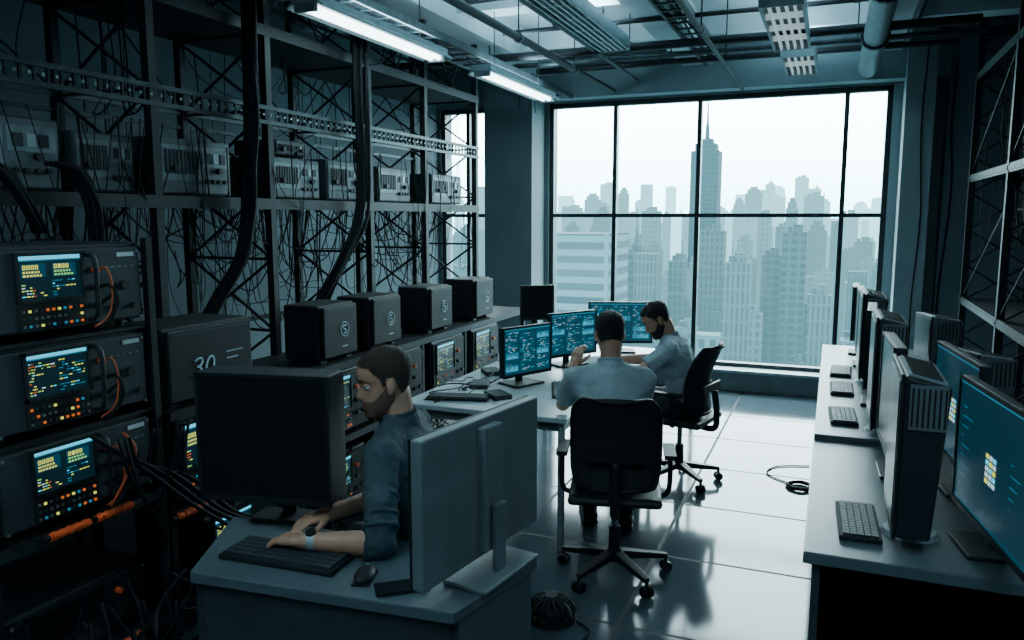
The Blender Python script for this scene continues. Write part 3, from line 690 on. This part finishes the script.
HL_=[(-.2,-.060),(-.050,-.056),(-.036,-.020),(-.030,.014),(-.022,.026),(.000,.026),(.004,-.002),(.016,-.004),(.021,.030),(.038,.048),(.050,.068),(.075,.076),(.2,.09)]
def hairline(y):
    for (a,za),(c,zc) in zip(HL_[:-1],HL_[1:]):
        if a<=y<=c: return za+(zc-za)*(y-a)/(c-a)
    return 1
def hand(b,W,D,N,S,curl=.5,sc=.94):
    W=Vector(W);D=Vector(D).normalized();N=Vector(N);N=(N-D*N.dot(D)).normalized();S=Vector(S);S=(S-D*S.dot(D)-N*S.dot(N)).normalized()
    fl=[(.026,.040,.024,.018,.0085),(.009,.044,.027,.019,.009),(-.009,.041,.025,.019,.0085),(-.026,.032,.020,.016,.0075)]
    b.caps(W,.025*sc,W+D*.03*sc,.024*sc)
    for i,(s,l1,l2,l3,r) in enumerate(fl):
        k=W+D*(.084-.004*abs(i-1))*sc+S*s*sc; b.caps(W+D*.01*sc+S*s*.6*sc,.014*sc,k,.0125*sc)
        p=k; ang=.15+curl*.35
        for L,rr in((l1,r),(l2,r*.93),(l3,r*.85)):
            d=(D*math.cos(ang)-N*math.sin(ang)+S*s*1.2).normalized(); q=p+d*L*sc; b.caps(p,rr*sc,q,rr*.92*sc,n=10,h=4); p=q; ang+=curl*.6
    p=W+D*.022*sc+S*.022*sc; d=(D*.62+S*.72-N*.15).normalized(); q=p+d*.040*sc; b.caps(p,.015*sc,q,.0115*sc); d=(D*.85+S*.4-N*.25).normalized(); r=q+d*.031*sc; b.caps(q,.0108*sc,r,.0098*sc); d=(D*.95+S*.1-N*.35).normalized(); b.caps(r,.0095*sc,r+d*.022*sc,.0085*sc)
def person(J,label,hair,shirt,vox,sleeve,beard,handcfg,yaw,pitch,watch=False,roll=0,slim=1.0):
    V={k:Vector(v) for k,v in J.items()}
    P,N,Hd=V['pelvis'],V['neck'],V['head']; up=(N-P).normalized(); rt=(V['SR']-V['SL']).normalized(); fw=up.cross(rt).normalized(); rt=fw.cross(up).normalized()
    R=Matrix((rt,fw,up)).transposed()
    HM=Matrix.Rotation(yaw,3,'Z')@Matrix.Rotation(-pitch,3,'X')@Matrix.Rotation(roll,3,'Y'); HI=HM.transposed()
    def h(x,y,z): return Hd+HM@Vector((x,y,z))
    L=(N-P).length; q=slim
    def torso(b,g,k='skin'):
        b.ell(P+up*.04,(.160*q+g,.110*q+g,.12+g),k,R); b.ell(P+up*L*.33-fw*.005,(.142*q+g,.100*q+g,.15+g),k,R); b.ell(P+up*L*.66+fw*.0,(.160*q+g,.106*q+g,.17+g),k,R)
        b.ell(P+up*L*.82,(.165*q+g,.090*q+g,.10+g),k,R)
        for s in('SL','SR'):
            b.caps(N-up*.01,.045+g,V[s],.048+g,k); b.caps(P+up*L*.75+ (V[s]-N)*.45,.075+g,V[s],.046+g,k)
    b=B(); torso(b,0)
    head_loft(b,h); b.caps(N-up*.03,.058,h(0,-.034,-.05),.052)
    for s in(-1,1):
        eR=HM@Matrix.Rotation(-.35*s,3,'Z')@Matrix.Rotation(.18,3,'X')
        b.ell(h(s*.074,-.014,-.002),(.0065,.017,.028),'skin',eR); b.ell(h(s*.071,-.006,-.022),(.008,.010,.013),'skin',eR)
    for s in('L','R'):
        S,E,W=V['S'+s],V['E'+s],V['W'+s]
        b.ell(S,(.053,)*3); b.caps(S,.047,E,.038); b.caps(E,.039,E+(W-E)*.35,.039); b.caps(E+(W-E)*.35,.039,W,.025)
        Hp,K,A=V['H'+s],V['K'+s],V['A'+s]
        b.caps(Hp,.088,K,.058); b.caps(K,.056,K+(A-K)*.35,.056); b.caps(K+(A-K)*.35,.055,A,.037)
        fd_=Vector(V['toe'+s])-A; fd_.z=0; fd_.normalize(); A2=Vector((A.x,A.y,.045)); b.caps(A,.037,A2-fd_*.03,.035); b.caps(A2-fd_*.03,.034,A2+fd_*.14,.028)
        D,Nn,Sd,cu=handcfg[s]; hand(b,W,D,Nn,Sd,cu)
    body=solid(b,'person',vox,1,'skin',None); body['label']=label; body['category']='person'
    b=B(); torso(b,.013)
    rn=random.Random(int(P.x*100))
    for s in('L','R'):
        S,E,W=V['S'+s],V['E'+s],V['W'+s]; b.ell(S,(.064,)*3)
        if sleeve>=1: b.caps(S,.059,E,.053); b.cyl(E,E+(W-E)*.16,.052,.050,n=20); b.cyl(E+(W-E)*.12,E+(W-E)*.19,.054,.054,n=20)
        else:
            b.cyl(S,S+(E-S)*sleeve,.060,.061,n=20)
        for i in range(6):
            a0=S-(S-N)*.15+fw*rn.uniform(-.09,.09)-up*rn.uniform(.05,.12); a1=P+up*L*rn.uniform(.25,.7)+rt*rn.uniform(-.1,.1)+fw*rn.choice((-1,1))*.095*q
            b.caps(a0,.012,a1,.006,n=8,h=3)
        for i in range(4):
            t=.35+.16*i; 
            if sleeve<1 and t>sleeve-.1: break
            c=S+(E-S)*t; ax=(E-S).normalized(); u=ax.orthogonal().normalized(); w_=ax.cross(u); tl=rn.uniform(-.02,.02)
            b.tube([c+(u*math.cos(a)+w_*math.sin(a))*.057+ax*tl*math.sin(a) for a in [x*.6+i for x in range(7)]],.006,'skin',6,2)
    nv=(h(0,-.034,-.05)-N)
    b.cyl(N-up*.02,N+nv*.36,.076,.062,n=24)
    b.tube([N+nv*.36+(rt*math.cos(a)*.062+fw*math.sin(a)*.062) for a in [x*math.pi/6 for x in range(13)]],.008,'skin',6,3)
    solid(b,'shirt',vox*1.1,2,shirt,body,.016,.05)
    b=B(); b.ell(P+up*.0,(.18*q,.13*q,.12),'skin',R)
    for s in('L','R'):
        Hp,K,A=V['H'+s],V['K'+s],V['A'+s]; b.caps(Hp,.102,K,.074); b.caps(K,.073,K+(A-K)*.3,.069); b.cyl(K+(A-K)*.3,A+(K-A)*.04,.068,.055,n=20)
    solid(b,'trousers',.009,3,'trou',body,.015,.08)
    for s in('L','R'):
        A=V['A'+s]; fd_=Vector(V['toe'+s])-A; fd_.z=0; fd_.normalize(); A2=Vector((A.x,A.y,.05)); b=B()
        b.caps(A2-fd_*.04,.046,A2+fd_*.15,.036); b.caps(A2-fd_*.03,.045,Vector((A.x,A.y,.10)),.044); a=math.atan2(fd_.y,fd_.x); b.box(A2+fd_*.055-Vector((0,0,.037)),(.27,.085,.022),'skin',(0,0,a))
        solid(b,'shoe',.007,2,'shoe',body)
    b=B(); head_loft(b,h,.0035,False,.005); ho=solid(b,'hair',.0028,1,hair,body,.0035,.010)
    def keep(co):
        p=HI@(co-Hd); return p.z>hairline(p.y)+.0022*math.sin(p.y*900)+.002*math.sin(p.x*700+p.z*500)
    trim(ho,keep)
    if beard:
        b=B(); head_loft(b,h,.0024,True); bo=solid(b,'beard',.0028,0,beard,body)
        def kb(co):
            p=HI@(co-Hd); x=abs(p.x)
            if p.z<-.120: return False
            if p.y<.012: return -.008<p.y+.014 and p.z<-.004 and p.z>-.09
            lim=-.010-.9*(p.y-.012) if p.y<.050 else -.046
            if p.z>lim+.0015*math.sin(p.y*800+p.x*900): return False
            if x<.019 and -.0785<p.z<-.0555 and p.y>.06: return False
            return True
        trim(bo,kb)
    for s in(-1,1):
        B().caps(h(s*.014,.0865,.030),.0028,h(s*.042,.0740,.031),.0022,hair,8,3).obj('eyebrow',body)
        B().ell(h(s*.031,.0600,.004),(.0135,.0135,.0100),'eye',HM,14,10).ell(h(s*.031,.0700,.0035),(.0055,.0045,.0055),'iris',HM,10,8).obj('eye',body)
        B().ell(h(s*.031,.0610,.0095),(.0150,.0140,.0070),'skin',HM,14,10).obj('eyelid',body)
    B().caps(h(-.016,.0830,-.067),.0035,h(.016,.0830,-.067),.0035,'lip',8,3).obj('mouth',body)
    if watch:
        E,W=V['EL'],V['WL']; d=(W-E).normalized(); b=B(); b.cyl(W-d*.035,W-d*.012,.030,.028,n=20,k='lgrey'); b.cyl(W-d*.024+Vector((0,0,.024)),W-d*.024+Vector((0,-.004,.034)),.017,k='black',n=20); b.obj('wristwatch',body)
    return body
person(dict(pelvis=(-1.27,2.35,.55),neck=(-1.375,2.31,1.09),head=(-1.415,2.28,1.235),SL=(-1.33,2.12,1.03),SR=(-1.42,2.50,1.03),EL=(-1.26,1.99,.79),WL=(-1.48,1.90,.80),ER=(-1.42,2.44,.80),WR=(-1.53,2.10,.81),
 HL=(-1.25,2.26,.54),HR=(-1.25,2.45,.54),KL=(-1.65,2.25,.54),KR=(-1.65,2.48,.54),AL=(-1.56,2.25,.10),AR=(-1.56,2.5,.10),toeL=(-1.83,2.25,0),toeR=(-1.83,2.52,0)),
 'man in dark slate shirt with rolled sleeves, seated and typing','hairb','shirtd',.0038,1,'stub',{'L':((-1,-.05,-.02),(0,0,1),(0,1,0),.6),'R':((-.45,-.88,-.03),(0,0,1),(.88,-.45,0),.6)},RAD(131),RAD(10),True,0,1.03)
person(dict(pelvis=(-.98,3.72,.56),neck=(-1.035,3.86,1.025),head=(-1.06,3.93,1.19),SL=(-1.20,3.79,.97),SR=(-.87,3.92,.97),EL=(-1.31,3.92,.80),WL=(-1.31,4.10,.98),ER=(-.93,4.14,.80),WR=(-1.17,4.27,.80),
 HL=(-1.07,3.70,.54),HR=(-.89,3.76,.54),KL=(-1.22,4.10,.53),KR=(-1.02,4.17,.53),AL=(-1.27,4.32,.10),AR=(-1.05,4.32,.10),toeL=(-1.4,4.6,0),toeR=(-1.12,4.6,0)),
 'man in pale blue short-sleeved shirt seated with his back turned','haird','shirtl',.0055,.75,None,{'L':((.12,.55,.75),(0,-.8,.5),(.95,.1,.1),.45),'R':((-.85,.5,-.05),(0,0,1),(-.5,-.85,0),.4)},RAD(26),RAD(12))
person(dict(pelvis=(-.87,5.26,.56),neck=(-.985,5.20,.99),head=(-1.07,5.15,1.12),SL=(-.95,5.01,.94),SR=(-.96,5.37,.94),EL=(-1.13,4.90,.80),WL=(-1.36,4.98,.80),ER=(-1.15,5.44,.80),WR=(-1.38,5.32,.80),
 HL=(-.89,5.17,.54),HR=(-.89,5.35,.54),KL=(-1.30,5.13,.53),KR=(-1.30,5.37,.53),AL=(-1.22,5.1,.10),AR=(-1.22,5.4,.10),toeL=(-1.5,5.1,0),toeR=(-1.5,5.4,0)),
 'bearded man in pale blue short-sleeved shirt looking down at papers','haird','shirtl',.005,.7,'haird',{'L':((-.95,.25,-.05),(0,0,1),(.2,.95,0),.5),'R':((-.95,-.2,-.05),(0,0,1),(.2,-.95,0),.5)},RAD(113),RAD(34))
# ------------------------------------------------------------ papers/clutter
rnd=random.Random(5)
for i,(x,y,r) in enumerate(((-1.62,4.02,.3),(-1.95,4.1,-.2),(-1.5,4.82,.1),(-1.62,5.5,.5),(-1.45,5.62,-.3))):
    thing(B().box((0,0,.001),(.21,.297,.002),'paper'),'paper_sheet','white paper sheet lying on the white table','paper',0,(x,y,TZ+.0005),r,group='papers on the white table')
for i,(x,y) in enumerate(((-2.0,4.35),(-2.1,4.75),(-1.78,4.12))):
    thing(B().box((0,0,.015),(.17,.11,.03),'case2').box((0,-.057,.015),(.12,.006,.018),'black').cyl((.05,-.06,.015),(.05,-.07,.015),.006,k='lgrey'),'adapter_box','flat dark adapter box on the white table','electronics',.004,(x,y,TZ),rnd.uniform(0,3),group='adapter boxes on the white table')
keyboard((-1.98,4.0,TZ),.25,'black keyboard lying at the end of the white table',.36,.13)
mouse((-1.36,4.66,TZ),.3,'black mouse beside the keyboard on the white table')
# ------------------------------------------------------------ cables
def cab(pts,r,label,k='cable',name='cable',**kw):
    return thing(B().tube(pts,r,k,8,6),name,label,'cable',0,**kw)
def bundle(pts,n,spread,r,label):
    b=B(); rn=random.Random(len(label)+int(pts[0][1]*100))
    for i in range(n):
        o=Vector((rn.uniform(-spread,spread),rn.uniform(-spread,spread),0)); b.tube([Vector(p)+o*rn.uniform(.6,1.3)+Vector((rn.uniform(-.01,.01),rn.uniform(-.01,.01),0)) for p in pts],r,'cable',6,6)
    return thing(b,'cable_bundle',label,'cables')
bundle([(-2.9,3.42,3.3),(-2.9,3.42,2.8),(-2.90,3.39,2.3),(-2.90,3.36,1.9),(-2.92,3.30,1.6),(-2.97,3.17,1.38),(-3.02,3.05,1.15),(-3.04,3.0,.85)],15,.040,.012,'thick black cable bundle hanging in front of the shelving')
bundle([(-2.9,4.45,3.2),(-2.9,4.42,2.7),(-2.9,4.46,2.2),(-2.91,4.42,1.8),(-2.96,4.25,1.5),(-3.03,4.1,1.2),(-3.05,4.05,.8)],12,.036,.011,'thick black cable bundle hanging beside a shelf post')
bundle([(-2.96,2.28,2.02),(-2.92,2.36,1.98),(-2.91,2.42,1.8),(-2.95,2.45,1.40),(-2.98,2.5,1.0)],9,.028,.01,'black cable bundle draped over the shelf edge')
bundle([(-2.97,2.0,2.02),(-2.93,2.06,1.97),(-2.91,2.12,1.86),(-2.95,2.2,1.74)],8,.028,.01,'black cables draped from the shelf to the instruments')
def hang(x0,x1,y0,y1,zt,zlo,zhi,n,label,r=(.002,.005),seed=1,wid=(.08,.7),ks=('cable','cable','cable','cable2')):
    """wires hung from above in loose loops"""
    rn=random.Random(seed); b=B()
    for i in range(n):
        ya=rn.uniform(y0,y1); w=rn.uniform(*wid)*rn.choice((-1,1)); yb=min(y1,max(y0,ya+w)); xa,xb=rn.uniform(x0,x1),rn.uniform(x0,x1); low=rn.uniform(zlo,zhi); end=zt if rn.random()<.55 else rn.uniform(zlo,zt)
        pts=[]; m=8; sk=rn.uniform(.35,.65); wob=rn.uniform(.01,.05); ph0=rn.uniform(0,6)
        for j in range(m+1):
            t=j/m; s=((t-sk)/(sk if t<sk else 1-sk)); e0=zt if t<sk else end
            z=low+(e0-low)*abs(s)**2.2 if e0>low else low
            pts.append(Vector((xa+(xb-xa)*t+wob*.5*math.sin(ph0+t*7),ya+(yb-ya)*t+wob*math.sin(ph0+t*9),z)))
        b.tube(pts,rn.uniform(*r),rn.choice(ks),5,3)
    o=thing(b,'cable_tangle',label,'cables'); o['kind']='stuff'; return o
def tangle(x0,x1,y0,y1,z0,z1,n,label,r=(.003,.008),ks=('cable','cable','cable','cable2'),seed=1,sag=.3,span=.7):
    rn=random.Random(seed); b=B()
    for i in range(n):
        a=Vector((rn.uniform(x0,x1),rn.uniform(y0,y1),z0+(z1-z0)*rn.random()**.6)); c=Vector((rn.uniform(x0,x1),min(y1,max(y0,a.y+rn.uniform(-span,span))),z0+(z1-z0)*rn.random()))
        m=7; sg=sag*rn.uniform(.4,1.5); w1,w2=rn.uniform(-.06,.06),rn.uniform(-.05,.05); pts=[]; ph0=rn.uniform(0,6)
        for j in range(m+1):
            t=j/m; p=a.lerp(c,t); p.z=max(z0,p.z-sg*4*t*(1-t)); p.y+=w1*math.sin(ph0+t*8); p.x=min(x1,max(x0,p.x+w2*math.sin(ph0+t*7))); pts.append(p)
        b.tube(pts,rn.uniform(*r),rn.choice(ks),5,3)
    o=thing(b,'cable_tangle',label,'cables'); o['kind']='stuff'; return o
hang(-3.6,-3.03,1.8,6.4,1.87,1.1,1.75,105,'loose black wires hanging in loops below the shelf',seed=2)
hang(-3.02,-2.97,2.0,6.4,2.25,1.3,1.95,40,'thin wires draped over the shelf units and edge',(.002,.004),seed=3,wid=(.08,.45),ks=('cable',))
hang(-3.6,-3.05,1.8,6.4,2.82,2.3,2.7,16,'loose wires hanging from the upper shelf',(.002,.005),seed=4,ks=('cable',))
hang(-2.95,-2.62,2.6,7.5,3.02,2.7,2.95,10,'thin wires sagging from the cable tray',(.002,.004),seed=14,wid=(.3,1.0),ks=('cable',))
tangle(-2.5,-2.0,1.75,3.3,.01,.40,80,'heap of black and grey cables on the floor',(.004,.010),('cable','cable','cable2','cable'),seed=5,sag=.15,span=.5)
tangle(-2.98,-2.42,2.4,6.3,.15,.54,70,'black cables stuffed in the lower bench',(.004,.009),('cable','cable','cable2'),seed=6,sag=.15)
hang(-4.38,-4.32,2.0,8.0,3.1,.02,2.0,14,'loose wires hanging along the wall',(.003,.006),seed=7,ks=('cable',))
hang(1.06,1.5,3.7,7.5,2.95,1.2,2.4,50,'loose black wires hanging in the rack',(.003,.008),seed=8,wid=(.05,.4),ks=('cable',))
tangle(-2.2,-1.9,3.85,6.1,.756,.78,16,'thin wires lying across the white table',(.003,.005),seed=9,sag=0)
tangle(.55,.75,2.7,3.6,.757,.80,12,'thin wires lying beside the large monitors',(.003,.005),seed=10,sag=0)
hang(-2.46,-2.36,2.1,2.7,.98,.45,.85,7,'black cables looping in front of the instrument stack',(.005,.008),seed=15,wid=(.3,.6),ks=('cable',))
for i in range(4):
    y=2.1+i*.07; cab([(-2.5,y-.10,1.0-.07*i),(-2.40,y+.04,.84-.03*i),(-2.33,y+.24,.62-.03*i),(-2.28,y+.45,.45),(-2.42,y+.66,.42)],.009,'thick black cable looping from the instrument stack','cable',group='cables looping beside the stack')
cab([(-2.49,2.13,.98),(-2.44,2.14,.92),(-2.45,2.10,.82),(-2.47,2.04,.72)],.005,'thin orange cable down the lowest instrument','cabo')
for x,y,z,s in((-2.49,1.88,.685,1.0),(-2.49,2.07,.685,1.0),(-2.48,2.44,.555,1.0),(-2.48,2.66,.555,.9),(-2.49,2.1,.15,.7)):
    b=B(); L=.080*s; b.cyl((0,-L,0),(0,L,0),.014*s,k='orange',n=18)
    for i in range(5): b.cyl((0,-L*.8+i*L*.4-.004,0),(0,-L*.8+i*L*.4+.004,0),.017*s,k='orange',n=18)
    b.cyl((0,L,0),(0,L+.025,0),.010,k='black').cyl((0,-L-.025,0),(0,-L,0),.010,k='black')
    thing(b,'cable_connector','slim red-orange cable connector clipped to the rack rail','connector',.002,(x,y,z),0,group='orange cable connectors')
def coil(loc,R,n,r,label):
    b=B()
    for i in range(n):
        rr=R*(1-.06*(i%3)); zz=r+ (i//3)*r*1.8; ox=random.uniform(-.01,.01)
        pts=[(ox+rr*math.cos(t*math.pi/6),rr*math.sin(t*math.pi/6)*1.0,zz+random.uniform(0,r)) for t in range(13)]; b.tube(pts,r,'cable',6,4)
    return thing(b,'cable_coil',label,'cable coil',0,loc)
coil((-.13,5.4,0),.08,6,.006,'small coiled black cable on the floor by the desk')
dm=empty('cable_hub',(-1.10,3.15,0),0,'ribbed round black domed hub on the floor','hub')
B().cyl((0,0,0),(0,0,.03),.115,.11,n=32,k='black').obj('base',dm,.004)
B().ell((0,0,.03),(.085,.085,.055),'case').obj('dome',dm)
b=B()
for i in range(18):
    a=2*math.pi*i/18; c,s_=math.cos(a),math.sin(a); b.tube([(c*r_,s_*r_,z_) for r_,z_ in((.108,.028),(.102,.06),(.075,.088),(.03,.10))],.006,'black',6,3)
b.cyl((0,0,.085),(0,0,.11),.035,.028,n=20,k='case2'); b.obj('rib_cage',dm)
cab([(-.98,3.15,.008),(-.9,3.08,.008),(-.93,2.95,.008),(-1.0,2.9,.008)],.006,'short black cable lying on the polished floor')
cab([(-.2,5.45,.006),(-.35,5.6,.006),(-.3,5.8,.006),(-.08,5.9,.006)],.005,'thin black cable trailing on the floor')
cab([(.95,8.19,3.2),(.94,8.19,2.6),(.97,8.19,2.0),(.92,8.19,1.0),(.95,8.19,.02)],.008,'black cable hanging down the wall')
cab([(.70,8.03,3.3),(.68,8.03,2.6),(.72,8.03,1.8),(.69,8.03,1.0),(.70,8.03,.02)],.006,'thin black cable running down the pale pillar')
# ------------------------------------------------------------ city
HAZE=(.36,.80,.89)  # distance haze painted into the facades as an emission mix
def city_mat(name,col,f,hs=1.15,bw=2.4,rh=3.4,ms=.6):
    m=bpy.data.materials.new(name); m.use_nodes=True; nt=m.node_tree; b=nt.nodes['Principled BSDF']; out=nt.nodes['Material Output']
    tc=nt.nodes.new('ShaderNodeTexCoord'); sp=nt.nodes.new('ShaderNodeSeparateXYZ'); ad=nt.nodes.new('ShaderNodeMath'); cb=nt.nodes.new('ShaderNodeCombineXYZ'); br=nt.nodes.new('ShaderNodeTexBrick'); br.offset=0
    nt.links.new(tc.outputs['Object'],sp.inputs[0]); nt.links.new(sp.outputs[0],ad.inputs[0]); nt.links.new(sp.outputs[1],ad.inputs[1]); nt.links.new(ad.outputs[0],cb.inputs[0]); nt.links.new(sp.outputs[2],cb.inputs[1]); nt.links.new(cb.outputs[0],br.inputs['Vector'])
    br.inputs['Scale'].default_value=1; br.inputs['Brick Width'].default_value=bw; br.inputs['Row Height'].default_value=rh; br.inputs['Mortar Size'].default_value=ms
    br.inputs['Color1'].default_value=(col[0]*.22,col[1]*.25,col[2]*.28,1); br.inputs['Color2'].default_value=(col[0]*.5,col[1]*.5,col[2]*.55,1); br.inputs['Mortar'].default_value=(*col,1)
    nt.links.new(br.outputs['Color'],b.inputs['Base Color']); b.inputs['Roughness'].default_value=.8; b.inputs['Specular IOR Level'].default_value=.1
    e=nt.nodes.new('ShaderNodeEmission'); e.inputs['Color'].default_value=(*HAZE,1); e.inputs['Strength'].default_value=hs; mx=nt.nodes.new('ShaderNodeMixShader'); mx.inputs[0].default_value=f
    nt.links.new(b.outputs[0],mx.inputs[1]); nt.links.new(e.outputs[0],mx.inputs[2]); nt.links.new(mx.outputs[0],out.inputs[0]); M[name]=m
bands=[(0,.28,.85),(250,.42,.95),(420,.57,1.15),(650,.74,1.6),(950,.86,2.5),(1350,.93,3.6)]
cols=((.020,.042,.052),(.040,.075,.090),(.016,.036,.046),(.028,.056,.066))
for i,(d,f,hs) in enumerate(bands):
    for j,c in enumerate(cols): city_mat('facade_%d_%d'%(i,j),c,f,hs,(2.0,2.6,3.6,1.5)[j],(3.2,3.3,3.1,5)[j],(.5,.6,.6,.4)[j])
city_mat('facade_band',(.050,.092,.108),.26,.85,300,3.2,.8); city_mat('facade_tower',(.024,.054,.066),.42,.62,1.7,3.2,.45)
GZ=-170; placed=[]
def building(x,y,w,d,top,style=0,label=None,crown=0,spire=0,k=None):
    r=math.hypot(w,d)/2
    for (px,py,pr) in placed:
        if math.hypot(px-x,py-y)<pr+r: return False
    placed.append((x,y,r))
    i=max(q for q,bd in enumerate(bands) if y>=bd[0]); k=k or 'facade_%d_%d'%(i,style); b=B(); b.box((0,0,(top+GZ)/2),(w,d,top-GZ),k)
    if crown: b.box((0,0,top+crown*.3),(w*.75,d*.75,crown*.6),k); b.box((0,0,top+crown*.75),(w*.45,d*.45,crown*.5),k)
    elif random.random()<.7: b.box((w*.1,0,top+1.5),(w*.4,d*.4,3),k); b.box((-w*.25,d*.2,top+1),(w*.2,d*.3,2),k)
    if spire: b.cyl((0,0,top+crown*.9),(0,0,top+crown+spire*.4),w*.09,w*.06,n=8,k=k); b.cyl((0,0,top+crown+spire*.4),(0,0,top+crown+spire),w*.045,w*.02,n=8,k=k)
    o=b.obj('building'); o.location=(x,y,0); o['label']=label or 'hazy teal high-rise building in the city'; o['category']='building'; o['group']='city buildings outside the window'; return True
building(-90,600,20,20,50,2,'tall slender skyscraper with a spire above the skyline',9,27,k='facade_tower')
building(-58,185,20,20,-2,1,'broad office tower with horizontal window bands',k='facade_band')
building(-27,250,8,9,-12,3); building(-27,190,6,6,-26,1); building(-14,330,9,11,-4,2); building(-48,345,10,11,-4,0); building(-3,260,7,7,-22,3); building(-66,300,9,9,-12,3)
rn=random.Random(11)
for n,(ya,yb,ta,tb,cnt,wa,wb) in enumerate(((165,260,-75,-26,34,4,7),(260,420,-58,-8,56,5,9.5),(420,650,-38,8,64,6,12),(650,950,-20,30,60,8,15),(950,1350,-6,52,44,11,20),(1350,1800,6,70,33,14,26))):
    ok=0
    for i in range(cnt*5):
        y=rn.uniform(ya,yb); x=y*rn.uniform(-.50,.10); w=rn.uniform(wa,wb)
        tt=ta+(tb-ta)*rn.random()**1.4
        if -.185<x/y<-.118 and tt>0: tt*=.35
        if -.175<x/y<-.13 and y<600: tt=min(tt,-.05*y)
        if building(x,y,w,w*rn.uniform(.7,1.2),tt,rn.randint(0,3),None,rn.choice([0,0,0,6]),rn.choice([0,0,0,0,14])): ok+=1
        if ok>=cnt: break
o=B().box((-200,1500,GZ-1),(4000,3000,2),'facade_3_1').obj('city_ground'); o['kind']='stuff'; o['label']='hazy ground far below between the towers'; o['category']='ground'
# ------------------------------------------------------------ world and lights
w=bpy.data.worlds.new('overcast_sky'); SC.world=w; w.use_nodes=True; nt=w.node_tree; bg=nt.nodes['Background']
tc=nt.nodes.new('ShaderNodeTexCoord'); sp=nt.nodes.new('ShaderNodeSeparateXYZ'); cr=nt.nodes.new('ShaderNodeValToRGB')
nt.links.new(tc.outputs['Generated'],sp.inputs[0]); nt.links.new(sp.outputs[2],cr.inputs[0]); cr.color_ramp.elements[0].color=(.25,.52,.57,1); cr.color_ramp.elements[0].position=0; cr.color_ramp.elements[1].position=.13; cr.color_ramp.elements[1].color=(.76,.96,1,1)
nt.links.new(cr.outputs[0],bg.inputs[0]); bg.inputs[1].default_value=18.0
def portal(x0,x1,name):
    l=bpy.data.lights.new(name,'AREA'); l.shape='RECTANGLE'; l.size=x1-x0; l.size_y=WZ1-WZ0; l.cycles.is_portal=True
    o=bpy.data.objects.new(name,l); COL.objects.link(o); o.location=((x0+x1)/2,Y1+.32,(WZ0+WZ1)/2); o.rotation_euler=(-math.pi/2,0,0)
portal(*W1,'daylight'); portal(*W2,'daylight')
def lamp(name,loc,rot,sx,sy,power,col=(.56,.87,1)):
    l=bpy.data.lights.new(name,'AREA'); l.shape='RECTANGLE'; l.size=sx; l.size_y=sy; l.energy=power; l.color=col
    o=bpy.data.objects.new(name,l); COL.objects.link(o); o.location=loc; o.rotation_euler=rot
for (x,y,z,p,u) in((-2.62,4.27,2.9,7,20),(-2.55,6.35,2.9,6,20),(-1.7,.6,3.0,16,14),(.6,1.2,3.0,11,14)):
    lamp('fixture_lamp',(x,y,z-.04),(0,0,0),.12,1.4,p); lamp('added_ceiling_fill',(x,y,z+.07),(math.pi,0,0),.12,1.4,u)  # upward lamps are added fill to brighten the ceiling
lamp('added_ceiling_fill',(-1.75,5.4,3.28),(math.pi,0,0),.2,2.0,32)  # more added ceiling fill, above the louvres
lamp('added_ceiling_fill',(-.38,6.1,3.24),(math.pi,0,0),.2,1.3,24)
lamp('added_ceiling_fill',(-.35,7.55,3.24),(math.pi,0,0),.2,.8,12)
lamp('added_room_fill',(-1.2,-.6,3.5),(0,0,0),2.2,1.2,24)  # added soft fill behind the camera, without any fitting
# camera
cam=bpy.data.cameras.new('camera'); cam.lens=780/1024*36; cam.sensor_width=36; cam.clip_end=5000; co=bpy.data.objects.new('camera',cam); COL.objects.link(co)
co.location=(0,0,1.8); co.rotation_euler=(RAD(90-7.5),0,RAD(22.3)); SC.camera=co
